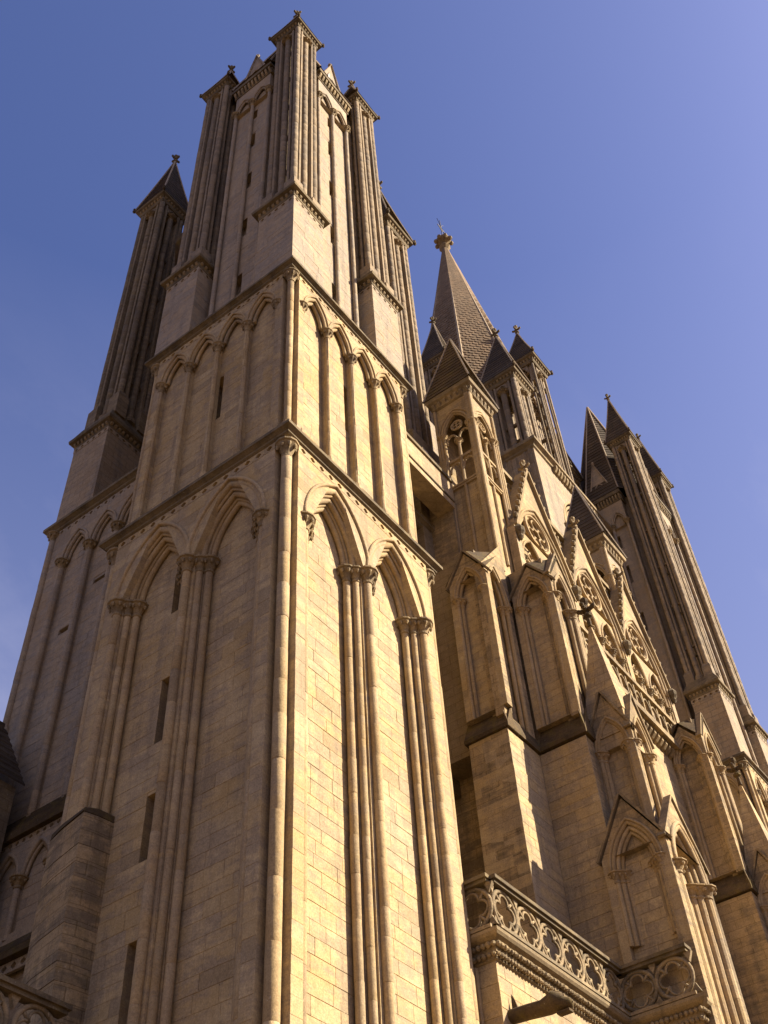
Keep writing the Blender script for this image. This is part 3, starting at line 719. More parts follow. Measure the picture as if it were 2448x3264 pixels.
    for F, aa in ((north(x0, 0), (y0, y1)), (west(0, y0), (x0, x1))):
        c = (aa[0]+aa[1])/2; h = arch_hole(c, .66, 36.75, 40.35, arch_e(.66, 1.15)); mb = MB()
        plate(mb, F, aa[0]+.02, aa[1]-.02, 36.6, 42.35, -.30, -.10, [h]); mb.box(F, aa[0]+.02, aa[1]-.02, 31.0, 36.6, -.36, -.20); mb.build('chamber_wall', 'ashlar_j' if near else 'upper_j', co)
        for s_ in (-1, 1):
            for zz in (39.7, 37.75):
                tr = MB(); tr.tube(F, [(c+s_*.33+.28*math.cos(PI-PI*i/6), zz+.5*math.sin(PI*i/6)) for i in range(7)], -.2, .05); tr.build('lancet_head', 'shaft', co)
        tr = MB(); tr.loop(F, [(c+.27*math.cos(2*PI*i/14), 40.72+.27*math.sin(2*PI*i/14)) for i in range(14)], -.2, .05)
        for k in range(4): tr.loop(F, [(c+.13*math.cos(PI/2*k+PI/4)+.1*math.cos(2*PI*i/8), 40.72+.13*math.sin(PI/2*k+PI/4)+.1*math.sin(2*PI*i/8)) for i in range(8)], -.2, .025, 5)
        tr.build('tracery', 'shaft', co)
        tr = MB(); tr.box(F, c-.66, c+.66, 38.35, 38.5, -.29, -.12); tr.build('transom', 'shaft', co)
        tr = MB(); tr.box(F, c-.66, c+.66, 36.7, 36.8, -.3, -.06); tr.build('sill', 'shaft', co)
        am = MB(); am.tube(F, arch(c, .70, 40.35, arch_e(.66, 1.15), 9), -.08, .055); am.tube(F, arch(c, .62, 40.35, arch_e(.66, 1.15), 9), -.13, .05); am.tube(F, arch(c, .86, 40.35, arch_e(.66, 1.15), 9), -.09, .04); am.build('arch_moulding', 'shaft', co, smooth=True)
        for a, d, r, z0_, z1_, ca in ((c, -.17, .075, 31.9, 39.4, .22), (c-.66, -.1, .07, 31.6, 40.0, .3), (c+.66, -.1, .07, 31.6, 40.0, .3), (c-.80, -.08, .07, 31.6, 40.0, .3), (c+.80, -.08, .07, 31.6, 40.0, .3), (aa[0]+.06, -.06, .075, 31.5, 42.2, 0), (aa[1]-.06, -.06, .07, 31.5, 42.2, 0)):
            sm = MB(); x, y, _ = F.p(a, 0, d); drums(sm, x, y, z0_, z1_, r, 9)
            if ca: capital(sm, x, y, z1_, r, ca, 6)
            sm.build('shaft', 'shaft', co)
        corbels(F, aa[0]-.05, aa[1]+.05, 42.3, .42, -.08, .10, co, .28)
    cm = MB(); cm.ring(x0, x1, y0, y1, [(-.1, 42.3), (0, 42.35), (.03, 42.62), (.2, 42.75), (.24, 42.95), (.15, 43.0)]); cm.build('eaves_cornice', 'carved', co)
    pyramid((x0+x1)/2, (y0+y1)/2, 1.24, 42.97, 48.6, co, 'mossy' if near else 'slate', 'roof')
    if S: S.emit(B, 'ashlar', 300)
    return B
BUT = 'stepped buttresses of the west front'
buttress(0.0, True, 'stepped buttress with gabled blind panels beside the square stair tower', BUT)
buttress(12.35, False, 'farther stepped buttress with gabled panels below the scale-tiled spire', BUT)

# ------------------------------------------------------------------ spire towers
def spire_tower_north():
    T = thing('spire_tower', (9.5, 9.8, 0), 'shaded tower wall with arcade and pinnacle rising behind the square stair tower', 'tower', 'spire towers of the west front')
    m = MB(); m.wbox(4.3, 15.3, 3.92, 15.3, 0, 34.5); m.build('core_masonry', 'dark_j', T)
    m = MB(); m.lathe(9.5, 9.6, [(5.0/math.cos(PI/8), 34.4), (5.0/math.cos(PI/8), 56)], 8, sq=True); m.build('octagon_drum', 'upper_j', T)
    m = MB(); m.lathe(9.5, 9.6, [(5.0/math.cos(PI/8), 55.0), (5.4/math.cos(PI/8), 55.5), (5.45/math.cos(PI/8), 56.0), (5.0/math.cos(PI/8), 56.3)], 8, sq=True); m.build('eaves_cornice', 'mossy', T)
    F = north(3.5, 0); S = Stones()
    cs = [10.62, 12.05, 13.55]; zs = 32.45; w = .66; e = arch_e(w, 1.25); hl = [arch_hole(c, w, 20.7, zs, e) for c in cs]
    m = MB(); plate(m, F, 6.6, 15.35, 20.65, 34.2, -.4, -.016, hl); m.build('wall_face', 'upper', T)
    S.wall(F, 9.6, 15.35, 20.65, 34.2, 0, hl)
    slots = [rect_hole(13.05, 13.75, z, z+.24) for z in (28.5, 29.3, 30.8)]+[rect_hole(11.55, 12.35, z, z+.24) for z in (29.3, 30.1, 31.9)]
    m = MB(); plate(m, F, 6.6, 15.3, 20.0, 34.3, -.7, -.266, slots[:3]+slots[3:]); m.build('wall_panel', 'upper', T); S.wall(F, 9.6, 14.4, 20.7, 34.0, -.25, slots)
    for c in cs:
        am = MB(); am.tube(F, arch(c, .70, zs, e, 9), .01, .05); am.tube(F, arch(c, .60, zs, e, 9), -.08, .085); am.tube(F, arch(c, .5, zs, e, 9), -.18, .06); am.build('arch_moulding', 'upper', T, smooth=True)
    for a in (9.9, 11.33, 12.8, 14.3): shaft(F, a, -.10, 20.7, zs-.4, .13, T, 'upper', .4, False)
    shaft(F, 15.1, .02, 24.6, 34.0, .13, T, 'upper', .4)
    frieze(F, 9.6, 15.3, 34.2, 34.45, 0, T, .42, 'upper')
    cornice(3.5, 15.3, 3.7, 15.35, 34.46, .25, .42, -.5, .5, T)
    # corner block and pinnacle at the back
    b = MB(); b.wbox(3.52, 5.7, 13.22, 15.3, 34.6, 39.75); bo = b.build('turret_base', 'upper_j', T)
    for FF, a0, a1 in ((north(3.5, 0), 13.2, 15.32), (west(0, 13.2), 3.5, 5.7)):
        frieze(FF, a0, a1, 39.75, 40.0, 0, bo, .36, 'upper'); corbels(FF, a0-.02, a1+.02, 40.12, .17, .01, .11, bo, .22)
    cm = MB(); cm.ring(3.5, 5.7, 13.2, 15.32, [(.0, 40.0), (.03, 40.3), (.20, 40.38), (.22, 40.55), (.18, 40.6), (-.1, 41.4)]); cm.build('cornice', 'cornice', bo)
    turret(4.58, 14.1, 41.2, 62.3, 70.2, .88, T, 'dark_j', 4.0, 1.8, rs=.12, curve=.02)
    # turret at the west face, half hidden by the stair tower
    b = MB(); b.wbox(12.4, 14.9, 3.6, 5.9, 22, 41); b.build('turret_base', 'dark_j', T)
    turret(13.62, 4.85, 40.0, 61.8, 69.5, .98, T, 'turret', 3.6, 1.4, rs=.12)
    # lower storey of the north wall: weathered roof steps, string, twin blind arches
    m = MB()
    for i in range(5): m.wbox(3.15+.09*i, 4.2, 8.5, 15.3, 19.85+.17*i, 19.85+.17*(i+1)+.02)
    m.build('weathering', 'mossy', T)
    m = MB(); m.box(north(3.2, 0), 8.5, 15.3, 19.62, 19.86, -.4, .16); m.build('string_course', 'mossy', T)
    F = north(3.2, 0); frieze(F, 9.6, 15.3, 19.4, 19.6, 0, T, .28, 'upper')
    cs = [10.2, 11.55, 12.85, 14.2]; hl = [arch_hole(c, .58, 16.5, 18.3, arch_e(.58, 1.0)) for c in cs]
    m = MB(); plate(m, F, 8.5, 15.3, 15.9, 19.38, -.3, -.016, hl); m.build('wall_face', 'upper', T); S.wall(F, 9.6, 15.3, 15.9, 19.38, 0, hl, course=.32)
    m = MB(); m.box(F, 8.5, 15.3, 0, 19.4, -.5, -.216); m.build('wall_panel', 'upper_j', T); S.wall(F, 9.6, 14.8, 16.4, 19.3, -.2, course=.32)
    for c in cs:
        am = MB(); am.tube(F, arch(c, .56, 18.3, arch_e(.58, 1.0), 8), -.05, .075); am.tube(F, arch(c, .47, 18.3, arch_e(.58, 1.0), 8), -.13, .06); am.build('arch_moulding', 'upper', T, smooth=True)
    for a in (9.55, 10.87, 12.2, 13.52): shaft(F, a, -.06, 16.45, 18.0, .10, T, 'upper', .3, False)
    m = MB(); m.prism(F, [(8.5, 15.75), (15.3, 15.75), (15.3, 15.95), (8.5, 15.95)], -.3, .22); m.add(F, [(8.5, 15.96, .22), (15.3, 15.96, .22), (15.3, 16.5, -.1), (8.5, 16.5, -.1)], [(0, 1, 2, 3)]); m.build('sill_weathering', 'mossy', T)
    frieze(F, 9.6, 15.3, 15.45, 15.72, .02, T, .36, 'upper', name='frieze')
    S.emit(T, 'upper', 300)
    # big spire behind
    pyramid(9.5, 9.6, 5, 56.2, 92, T, 'slate', 'spire', sides=8, ap=5.0, rows=60)
    return T
spire_tower_north()

def spire_tower_south():
    cx, cy = 32.0, 9.7
    T = thing('spire_tower', (cx, cy, 0), 'far tower with octagonal scale-tiled stone spire ringed by open pinnacles', 'tower', 'spire towers of the west front')
    m = MB(); m.wbox(26.4, 37.8, 4.3, 15.3, 0, 54); m.build('core_masonry', 'upper_j', T)
    F = west(0, 3.7); h = arch_hole(30.8, 2.3, 40, 48.5, arch_e(2.3, 3.9)); m = MB(); plate(m, F, 26.4, 37.8, 0, 54, -.6, 0, [h]); m.build('wall_face', 'upper_j', T)
    am = MB(); e = arch_e(2.3, 3.9)
    for k in range(6): am.tube(F, arch(30.8, 2.25-.27*k, 48.5, e, 10), -.05-.1*k, .10)
    am.build('arch_moulding', 'shaft', T, smooth=True)
    for k in range(5):
        for s_ in (-1, 1): shaft(F, 30.8+s_*(2.25-.27*k), -.05-.1*k, 40, 48.1, .10, T, 'upper', .4)
    cornice(26.4, 37.8, 3.7, 15.3, 53.6, .35, .7, -.3, .5, T, 'carved'); corbels(F, 28.5, 34.5, 53.2, .6, .02, .3, T, .34); frieze(F, 28.5, 34.5, 52.7, 53.1, .004, T, .45, 'upper')
    m = MB(); m.lathe(cx, cy, [(4.9/math.cos(PI/8), 54), (4.9/math.cos(PI/8), 62.6)], 8, sq=True); m.build('octagon_drum', 'upper_j', T)
    # scale-tiled spire: every tile a small shield-shaped piece
    z0, z1, ap = 62.5, 94.3, 5.0; R0 = ap/math.cos(PI/8); sp = MB()
    sp.lathe(cx, cy, [(R0, z0), (.12, z1)], 8, sq=True); spo = sp.build('spire', 'spire', T)
    tl = MB(); rows = 74
    for j in range(8):
        a0, a1 = 2*PI*(j+.5)/8, 2*PI*(j+1.5)/8; mid = (a0+a1)/2
        if math.cos(mid) > .5 or math.sin(mid) > .5: continue
        P0, P1 = Vector((math.cos(a0), math.sin(a0), 0)), Vector((math.cos(a1), math.sin(a1), 0)); nrm = Vector((math.cos(mid), math.sin(mid), ap/(z1-z0))).normalized()
        for i in range(rows):
            t0, t1 = i/rows, (i+1.25)/rows; t1 = min(t1, .995)
            L = (P1-P0).length*R0*(1-t0); n = max(1, int(L/.46)); off = .5 if i % 2 else 0.
            for k in range(n):
                u = (k+off)/n; w = 1./n
                if u+w > 1.001: continue
                def pt(uu, t, o): 
                    r = R0*(1-t); q = (P0*(1-uu)+P1*uu)*r; return Vector((cx+q.x, cy+q.y, z0+(z1-z0)*t))+nrm*o
                tm = t0+.35/rows; o = .075
                tl.addw([pt(u+w*.04, tm, o), pt(u+w*.28, t0, o*1.1), pt(u+w*.72, t0, o*1.1), pt(u+w*.96, tm, o), pt(u+w*.96, t1, .01), pt(u+w*.04, t1, .01), pt(u+w*.28, t0, .0), pt(u+w*.72, t0, .0), pt(u+w*.04, tm, 0), pt(u+w*.96, tm, 0)],
                        [(0, 1, 2, 3, 4, 5), (1, 6, 7, 2), (0, 8, 6, 1), (3, 2, 7, 9), (0, 5, 8), (3, 9, 4)])
    tl.build('scale_tiles', 'spire', spo, kind='stuff')
    rm = MB()
    for j in range(8):
        a = 2*PI*(j+.5)/8; p0 = Vector((cx+R0*math.cos(a), cy+R0*math.sin(a), z0)); p1 = Vector((cx, cy, z1)); dv = (p1-p0).normalized(); t1 = Vector((-math.sin(a), math.cos(a), 0)); t2 = dv.cross(t1)
        vs = [p0+(t1*math.cos(2*PI*k/6)+t2*math.sin(2*PI*k/6))*.14 for k in range(6)]+[p1+(t1*math.cos(2*PI*k/6)+t2*math.sin(2*PI*k/6))*.06 for k in range(6)]
        rm.addw(vs, [(k, (k+1) % 6, 6+(k+1) % 6, 6+k) for k in range(6)])
    rm.build('ridge_roll', 'upper', spo)
    fn = MB(); fn.lathe(cx, cy, [(.25, 92.6), (.3, 93.2), (.55, 93.6), (.35, 93.8), (.3, 94.2), (.7, 94.6), (.75, 94.9), (.3, 95.2), (.1, 95.5)], 8)
    for k in range(8): fn.lathe(cx+.72*math.cos(k*PI/4), cy+.72*math.sin(k*PI/4), [(.05, 94.4), (.2, 94.55), (.2, 94.8), (.06, 95.0)], 6)
    fn.build('finial', 'carved', spo)
    ir = MB(); ir.lathe(cx, cy, [(.05, 95.4), (.03, 99)], 6); ir.box(west(cx, cy), -.6, .6, 97.3, 97.42, -.03, .03); ir.loop(west(cx, cy), [(.32*math.cos(2*PI*i/14), 97.36+.32*math.sin(2*PI*i/14)) for i in range(14)], 0, .03, 5)
    for s_ in (-1, 1): ir.tube(west(cx, cy), [(0, 97.6), (s_*.2, 98.2), (s_*.5, 98.7)], 0, .025, 5)
    ir.build('iron_cross', 'iron', spo)
    # corner turrets and tall lucarnes
    for (x, y, zt) in ((27.35, 4.85, 68.8),):
        b = MB(); b.wbox(x-1.1, x+1.1, y-1.1, y+1.1, 30, 41); b.build('turret_base', 'upper_j', T)
        turret(x, y, 40.5, 61.9, zt, 1.0, T, 'turret', 3.4, 1.4, rs=.13, curve=.0)
    turret(26.75, 9.3, 56, 67.6, 74.2, .86, T, 'turret', 2.4, 1.0, rs=.10, curve=.04)
    turret(31.4, 4.75, 54.6, 68.4, 74.2, .98, T, 'turret', 2.6, .6, rs=.07, curve=.04, slim=True)
    return T
spire_tower_south()
stair_tower(35.15, False, 'far square stair tower with slender clustered turrets against the sky', None, zblk=38.9, ze=61.4, ztip=67.2, zspire=70.3, zlow=6.)

# ------------------------------------------------------------------ west front between the buttresses: gabled gallery
def gallery():
    G = thing('west_gallery', (21, 1, 0), 'sunlit gallery of traceried gables between the two stepped buttresses', 'gallery')
    F = west(0, .72)
    m = MB(); m.box(F, 15.15, 27.2, 0, 29.6, -.5, 0); m.build('lower_wall', 'ashlar_j', G)
    m = MB(); m.box(F, 14.6, 28.2, 29.6, 38.4, -1.0, -.75); m.build('back_wall', 'ashlar_j', G)
    feet = [14.75, 19.25, 23.7, 28.1]
    for a, b in zip(feet, feet[1:]):
        c = (a+b)/2; w = (b-a)/2-.30; zs = 33.9; e = arch_e(w, 3.35); hole = arch_hole(c, w, 29.6, zs, e)
        m = MB(); plate(m, F, a+.02, b-.02, 29.62, 35.0, -.5, 0, [hole])
        # gable above, with the arch cut out of it
        k = [(a, 35.0)]; L = [q for q in arch(c, w, zs, e, 24) if q[1] >= 35.0]; n = len(L)//2
        ap = (c, 39.9); lft = L[:n+1]; rgt = L[n:]
        m.add(F, [(a, 35.0, 0), (*ap, 0)]+[(q[0], q[1], 0) for q in lft], [(0, *range(2, 2+len(lft)), 1)])
        m.add(F, [(b, 35.0, 0), (*ap, 0)]+[(q[0], q[1], 0) for q in rgt], [(0, 1, *range(2, 2+len(rgt)))])
        bo = m.build('gabled_bay', 'ashlar_j', G)
        am = MB(); am.tube(F, arch(c, w*1.04, zs, e, 11), .02, .06); am.tube(F, arch(c, w*.97, zs, e, 11), -.08, .09); am.tube(F, arch(c, w*.90, zs, e, 11), -.2, .09); am.build('arch_moulding', 'shaft', bo, smooth=True)
        # tracery: rose of foils over two cusped lancets
        t = MB(); rz = 35.95; rr = .93
        t.loop(F, [(c+rr*math.cos(2*PI*i/24), rz+rr*math.sin(2*PI*i/24)) for i in range(24)], -.12, .09)
        for q in range(6):
            x, z = c+.53*math.cos(PI/3*q+PI/6), rz+.53*math.sin(PI/3*q+PI/6); t.loop(F, [(x+.27*math.cos(2*PI*i/10), z+.27*math.sin(2*PI*i/10)) for i in range(10)], -.14, .05, 5)
        # tracery slab between circle and lancets
        l2 = [arch_hole(c+s_*w*.5, w*.42, 29.6, 33.2, arch_e(w*.42, 1.5)) for s_ in (-1, 1)]
        plate(t, F, c-w+.02, c+w-.02, 33.2, 34.95, -.28, -.10, l2)
        for s_ in (-1, 1):
            x = c+s_*w*.5; t.tube(F, arch(x, w*.42, 33.2, arch_e(w*.42, 1.5), 8), -.10, .07)
            for q in range(3): t.loop(F, [(x+.2*math.cos(PI/2*q)+.2*math.cos(2*PI*i/9), 33.55+.22*math.sin(PI/2*q)+.2*math.sin(2*PI*i/9)) for i in range(9)], -.18, .04, 5)
            for q in range(2):
                xx = x+(q-.5)*w*.42; t.tube(F, arch(xx, w*.2, 32.2, .3, 6), -.2, .045)
        t.build('tracery', 'shaft', bo)
        for xx in (c-w*.94, c-w*.5, c, c+w*.5, c+w*.94): shaft(F, xx, -.14, 29.8, 32.8, .085, bo, 'shaft', .3, True, (.5, 1.2), 'carved', 9)
        # crocketed coping
        for s_ in (-1, 1):
            q = MB(); p0, p1 = (c+s_*(b-a)/2, 34.5), (c, 40.0); dx, dz = p1[0]-p0[0], p1[1]-p0[1]; l = math.hypot(dx, dz); nx, nz = -dz/l*.11, dx/l*.11
            if nz < 0: nx, nz = -nx, -nz
            pl = [p0, p1, (p1[0]+nx, p1[1]+nz), (p0[0]+nx, p0[1]+nz)]
            if s_ > 0: pl = pl[::-1]
            q.prism(F, pl, -.5, .16); co = q.build('gable_coping', 'carved', bo)
            for i in range(1, 9):
                f = i/9; x, z = p0[0]+dx*f+nx*1.5, p0[1]+dz*f+nz*1.5; X_, Y_, _ = F.p(x, 0, .08); cr = MB(); cr.lathe(X_, Y_, [(.04, z-.1), (.10, z), (.12, z+.09), (.04, z+.2)], 6); cr.build('crocket', 'carved', co)
        X_, Y_, _ = F.p(c, 0, 0); finial(X_, Y_, 39.8, .8, bo, 'carved')
    for a in feet: # carved stops at the gable feet
        X_, Y_, _ = F.p(a, 0, .15); s = MB(); s.lathe(X_, Y_, [(.06, 33.6), (.14, 33.75), (.12, 33.85), (.22, 34.0), (.24, 34.2), (.12, 34.4)], 8); s.build('gable_stop', 'cornice', G)
        s = MB(); s.box(F, a-.2, a+.2, 29.62, 34.4, -.3, .06); s.build('pier', 'ashlar_j', G)
    # parapet behind the gables
    P = MB(); F2 = west(0, 1.35); P.box(F2, 15, 28.2, 37.5, 37.75, -.15, .15); P.box(F2, 15, 28.2, 39.25, 39.5, -.15, .18)
    x = 15.3
    while x < 28:
        P.box(F2, x-.05, x+.05, 37.75, 39.25, -.07, .07); P.tube(F2, arch(x+.33, .28, 38.6, .15, 6), 0, .06, 6); x += .66
    P.build('parapet', 'carved', G)
    # sill parapet of the gallery
    P = MB(); F3 = west(0, .42); P.box(F3, 15.2, 27, 29.55, 29.85, -.3, .18); P.box(F3, 15.2, 27, 31.1, 31.3, -.1, .14)
    x = 15.5
    while x < 26.9:
        P.box(F3, x-.045, x+.045, 29.85, 31.1, -.05, .06); P.tube(F3, arch(x+.35, .3, 30.5, .12, 6), 0, .055, 6); x += .7
    P.build('sill_parapet', 'carved', G)
    corbels(F, 15.2, 27, 29.1, .42, .0, .30, G, .34)
    # roof void wall behind, linking the towers
    m = MB(); m.wbox(15.3, 26.4, 4.6, 6, 0, 46); m.build('nave_gable', 'upper_j', G)
    return G
gallery()

# bridge passage between stair tower and buttress
m = MB(); m.wbox(6.3, 13.06, 2.4, 3.25, 35.3, 36.85); BR = thing('bridge_passage', (9.5, 2.8, 35), 'stone passage slab bridging from square stair tower to stepped buttress', 'passage')
m.build('slab', 'ashlar_j', BR)
m = MB(); m.box(west(0, 2.4), 6.3, 13.04, 36.85, 37.02, -.4, .08); m.build('coping', 'cornice', BR)
m = MB(); m.box(west(0, 2.4), 6.3, 13.04, 35.62, 35.70, -.02, .05); m.build('moulding', 'cornice', BR)
m = MB(); m.box(west(0, 3.92), 12.0, 13.0, 34.9, 35.2, -.02, .2); m.build('string_course', 'cornice', BR)
m = MB(); m.wbox(11.9, 12.3, 2.9, 3.2, 36.9, 38.6); m.build('parapet_post', 'upper', BR)

# ------------------------------------------------------------------ porch with quatrefoil balustrade
def quatrefoil(F, c, z, R, d, parent):
    t = MB(); n = 26
    t.loop(F, [(c+R*math.cos(2*PI*i/n), z+R*math.sin(2*PI*i/n)) for i in range(n)], d, .055, 8)
    rr = R*.37; dd = R*.47
    for k in range(4):
        x, y = c+dd*math.cos(PI/2*k), z+dd*math.sin(PI/2*k)
        path = [(x+rr*math.cos(PI/2*k-1.95+3.9*i/12), y+rr*math.sin(PI/2*k-1.95+3.9*i/12)) for i in range(13)]
        t.tube(F, path, d, .034, 7)
        q = PI/2*k+PI/4; t.tube(F, [(c+R*.95*math.cos(q), z+R*.95*math.sin(q)), (c+R*.50*math.cos(q), z+R*.50*math.sin(q))], d, .04, 6)
    return t.build('quatrefoil', 'balus', parent, smooth=True)
def balustrade(F, a0, a1, z0, parent, pitch=1.0, h=1.22, skip=()):
    m = MB()
    m.prism(F, [(a0, z0), (a1, z0), (a1, z0+.08), (a0, z0+.08)], -.16, .16); o = m.build('bottom_rail', 'balus', parent)
    m = MB(); m.prism(F, [(a0, z0+h-.12), (a1, z0+h-.12), (a1, z0+h-.04), (a0, z0+h-.04)], -.13, .13); m.prism(F, [(a0-.04, z0+h-.04), (a1+.04, z0+h-.04), (a1+.04, z0+h+.05), (a0-.04, z0+h+.05)], -.19, .19); m.build('top_rail', 'cornice', parent)
    n = max(1, round((a1-a0)/pitch)); w = (a1-a0)/n
    for i in range(n):
        quatrefoil(F, a0+(i+.5)*w, z0+.08+(h-.20)/2, min(w, h-.20)/2-.015, 0, parent)
        # spandrel fillets between circles
        x = a0+i*w
        for zz, sg in ((z0+.08, 1), (z0+h-.12, -1)): s = MB(); s.prism(F, [(x-.11, zz), (x+.11, zz), (x, zz+.24*sg)][::sg], -.05, .05); s.build('spandrel', 'balus', parent)
def beads(F, a0, a1, z, d, r, parent, name='foliage_band', pitch=.16):
    m = MB(); n = int((a1-a0)/pitch)
    for i in range(n):
        x, y, _ = F.p(a0+(i+.5)*pitch, 0, d); k = r*rnd.uniform(.85, 1.15)
        m.lathe(x, y, [(k*.3, z-k), (k*.95, z-k*.4), (k, z+k*.3), (k*.35, z+k)], 6, rot=rnd.random())
    return m.build(name, 'carved', parent, kind='stuff')
P = thing('porch', (10, 0, 0), 'porch with open quatrefoil balustrade at the foot of the stepped buttress', 'porch')
S = Stones()
m = MB(); m.wbox(6.88, 15.0, -.284, 2.0, 0, 13.1); m.wbox(13.0, 25.0, -2.0, 0.6, 0, 13.1); m.build('core_masonry', 'ashlar_j', P)
S.wall(west(0, -.3), 6.87, 13.0, 6, 13.05, 0, course=.36); S.wall(north(6.87, 0), -.3, 1.2, 6, 13.05, 0, course=.36); S.wall(north(12.98, 0), -2.2, -.3, 6, 13.0, 0, course=.36)
S.emit(P, 'ashlar', 300)
for F, a0, a1 in ((west(0, -.3), 6.87, 12.9), (north(6.87, 0), -.3, 1.2), (north(12.95, 0), -2.3, -.3), (west(0, -2.25), 12.95, 13.2), (west(0, -.3), 15.9, 25.5)):
    m = MB(); k = .26
    poly = [(0, 13.05), (.05, 13.08), (.05, 13.16), (.10, 13.2), (.12, 13.42), (.26, 13.5), (.30, 13.56), (.30, 13.64), (0, 13.66)]
    e0 = .30 if a0 in (6.87, -.3, -2.3) else 0
    vs = []; fs = []; n = len(poly)
    vs = [(a0-(o if F.n.y < 0 and a0 == 6.87 or (F.n.x < 0 and a0 in (-.3, -2.3)) else 0), z, o) for o, z in poly]+[(a1, z, o) for o, z in poly]
    for i in range(n-1): fs.append((i, n+i, n+i+1, i+1))
    fs += [tuple(range(n)), tuple(range(2*n-1, n-1, -1))]
    m.add(F, vs, fs); m.build('cornice', 'carved', P)
    beads(F, a0-.1, a1, 13.16, .11, .058, P, pitch=.13); beads(F, a0-.15, a1, 13.35, .17, .065, P, pitch=.13)
balustrade(west(0, -.46), 6.75, 12.78, 13.66, P); balustrade(north(6.72, 0), -.46, .56, 13.66, P, 1.05); balustrade(north(12.80, 0), -2.42, -.42, 13.66, P); balustrade(west(0, -.46), 16.0, 25.0, 13.66, P)
# corner pilaster strip under the porch cornice
m = MB(); m.wbox(6.74, 6.85, .15, .5, 5, 13.0); m.build('corner_strip', 'shaft', P)
# gargoyle spout jutting from the porch wall
g = MB(); path = [((7.23, -.25, 11.95), .17, .15), ((7.23, -.7, 11.93), .165, .16), ((7.23, -1.05, 11.90), .17, .165), ((7.23, -1.22, 11.92), .20, .20), ((7.23, -1.36, 11.95), .22, .22), ((7.23, -1.5, 11.90), .19, .19), ((7.23, -1.62, 11.84), .13, .12), ((7.23, -1.72, 11.82), .115, .10), ((7.23, -1.76, 11.82), .02, .02)]
vs = []; fs = []; k = 10
for (c, w, h) in path:
    for j in range(k): t = 2*PI*j/k; vs.append((c[0]+w*math.cos(t), c[1], c[2]+h*math.sin(t)))
for i in range(len(path)-1):
    for j in range(k): fs.append((i*k+j, i*k+(j+1) % k, (i+1)*k+(j+1) % k, (i+1)*k+j))
g.addw(vs, fs); go = g.build('gargoyle', 'mossy', P, smooth=True)
for s_ in (-1, 1):
    q = MB(); q.lathe(7.23+s_*.13, -1.32, [(.02, 11.95), (.06, 12.0), (.05, 12.08), (.01, 12.13)], 7); q.build('ear', 'mossy', go)
    q = MB(); q.lathe(7.23+s_*.11, -1.50, [(.01, 11.88), (.035, 11.9), (.035, 11.93), (.01, 11.95)], 7); q.build('eye', 'mossy', go)
q = MB(); q.addw([(7.2, -.35, 12.05), (7.26, -.35, 12.05), (7.26, -.5, 12.05), (7.2, -.5, 12.05), (7.22, -.36, 12.42), (7.25, -.4, 12.35)], [(0, 1, 2, 3), (0, 3, 5, 4), (1, 0, 4), (2, 1, 4, 5), (3, 2, 5)]); q.build('fin', 'mossy', go)
q = MB(); q.box(west(7.23, -1.6), -.09, .09, 11.64, 11.69, -.2, .10); q.build('jaw', 'mossy', go)

# ------------------------------------------------------------------ weathered pier against the stair tower's shaded face
PR = thing('weathered_pier', (-.2, 5.5, 0), 'worn faceted stone pier against the shaded side of the stair tower', 'pier')
poly = [(.62, 5.26), (.1, 5.33), (-.2, 5.42), (-.02, 6.35), (.12, 6.85), (.5, 7.2), (.7, 7.2), (.7, 5.26)]
z = 0; 
for i in range(46):
    h = rnd.uniform(.30, .42); zt = min(z+h, 15.75)
    if zt-z < .1: break
    k = rnd.uniform(-.015, .02); m = MB(); n = len(poly)
    pl = [(x-k if x < 0 else x, y) for x, y in poly]
    vs = [(x, y, z+.004) for x, y in pl]+[(x, y, zt-.004) for x, y in pl]
    m.addw(vs, [(j, n+j, n+(j+1) % n, (j+1) % n) for j in range(n)]+[tuple(range(n)), tuple(range(2*n-1, n-1, -1))])
    m.build('stone_course', 'stained', PR); z = zt
m = MB(); n = len(poly); tz = [rnd.uniform(15.82, 15.98) for _ in poly]
m.addw([(x-.02 if x < 0 else x, y, 15.75) for x, y in poly]+[(x+.03 if x < .3 else x, y+.02, z_) for (x, y), z_ in zip(poly, tz)], [(j, n+j, n+(j+1) % n, (j+1) % n) for j in range(n)]+[tuple(range(2*n-1, n-1, -1)), tuple(range(n))]); m.build('weathered_top', 'mossy', PR)

# low balustrade running up to the pier
LB = thing('low_balustrade', (-2.4, 5, 0), 'quatrefoil balustrade meeting the worn pier on the shaded side', 'balustrade')
balustrade(west(0, 4.9), -4.8, -.25, 10.0, LB, 1.1, 1.2)
m = MB(); m.wbox(-4.8, -.2, 4.75, 7.5, 0, 9.95); m.build('wall', 'dark_j', LB)

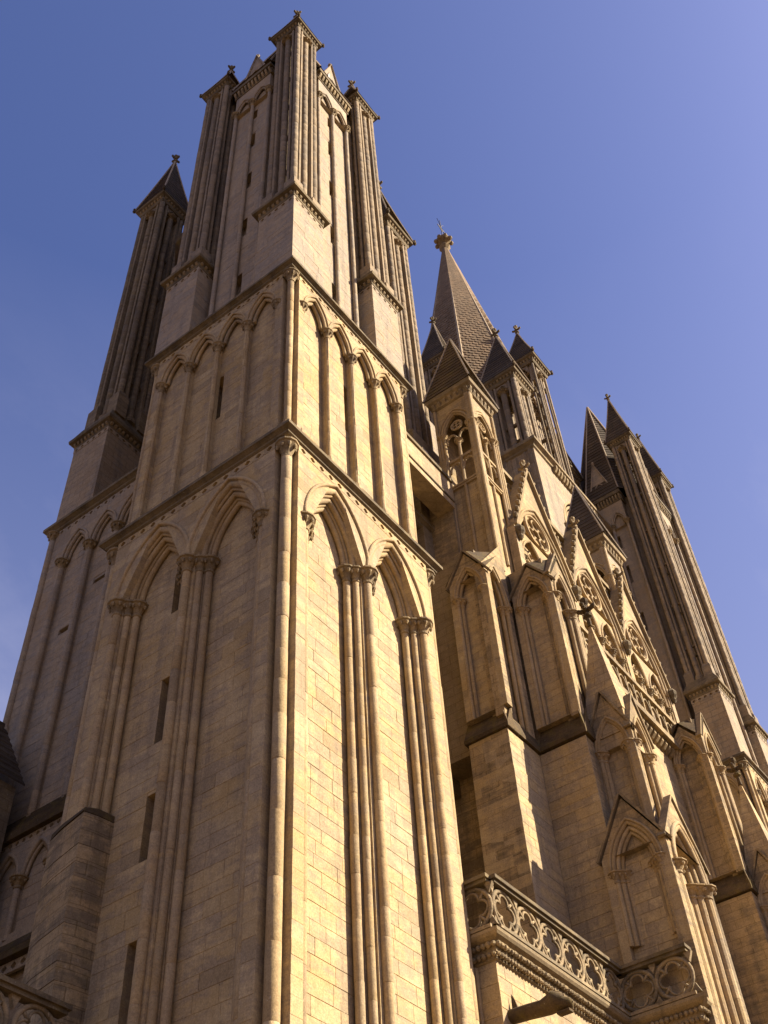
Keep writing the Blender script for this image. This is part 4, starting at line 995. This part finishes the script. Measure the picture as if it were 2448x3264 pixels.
# ------------------------------------------------------------------ chapel roof at the far left
CH = thing('side_chapel', (1, 15, 0), 'low chapel with dark stepped stone-tile roof against the shaded tower wall', 'chapel')
m = MB(); m.wbox(-3, 2.85, 12.75, 18, 0, 21.25); m.build('wall', 'dark_j', CH)
for i in range(9):
    m = MB(); y, z = 12.55+.16*i, 21.3+.30*i; xr = 3.0-.02*i; m.addw([(-3.1, y, z), (xr, y, z), (xr, y+.2, z+.33), (-3.1, y+.2, z+.33), (-3.1, y, z+.07), (xr, y, z+.07)], [(0, 1, 5, 4), (4, 5, 2, 3), (1, 2, 5), (0, 4, 3)]); m.build('tile_course', 'slate', CH)
m = MB(); m.wbox(-3, 2.7, 13.9, 18, 21.2, 24.1); m.build('roof_body', 'slate', CH)

# ------------------------------------------------------------------ gull on the eaves
def gull(x, y, z, ang):
    pts = [(-.30, .10, .012), (-.22, .13, .05), (-.08, .17, .085), (.04, .22, .085), (.11, .29, .06), (.135, .36, .048), (.15, .40, .05), (.18, .41, .035), (.20, .41, .012)]
    b = MB(); vs = []; fs = []; k = 8; ca, sa = math.cos(ang), math.sin(ang)
    for (l, h, r) in pts:
        for j in range(k):
            t = 2*PI*j/k; q = r*math.cos(t); vs.append((x+l*ca-q*sa, y+l*sa+q*ca, z+h+r*math.sin(t)))
    for i in range(len(pts)-1):
        for j in range(k): fs.append((i*k+j, i*k+(j+1) % k, (i+1)*k+(j+1) % k, (i+1)*k+j))
    b.addw(vs, fs); o = b.build('gull', 'white', None, smooth=True, label='white gull perched on the eaves between the corner turrets', cat='gull')
    for s_ in (-1, 1):
        w = MB(); w.addw([(x+l*ca-s_*q*sa, y+l*sa+s_*q*ca, z+h) for l, q, h in ((.03, .075, .26), (-.1, .095, .22), (-.34, .03, .11), (-.15, .085, .12), (.03, .08, .17))], [(0, 1, 2, 3, 4)]); w.build('wing', 'gullgrey', o)
        l = MB(); l.lathe(x+.0*ca-s_*.03*sa, y+s_*.03*ca, [(.008, z), (.008, z+.14)], 5); l.build('leg', 'beak', o)
    bk = MB(); bk.addw([(x+.19*ca-.015*sa, y+.19*sa+.015*ca, z+.41), (x+.19*ca+.015*sa, y+.19*sa-.015*ca, z+.41), (x+.19*ca, y+.19*sa, z+.43), (x+.27*ca, y+.27*sa, z+.395)], [(0, 1, 3), (1, 2, 3), (2, 0, 3), (0, 2, 1)]); bk.build('beak', 'beak', o)
    return o
gull(2.82, .50, 57.06, -2.2)

# ------------------------------------------------------------------ ground
g = MB(); g.addw([(-1500, -1500, 0), (1500, -1500, 0), (1500, 1500, 0), (-1500, 1500, 0)], [(0, 1, 2, 3)])
go = g.build('ground', 'paving', None, kind='structure')
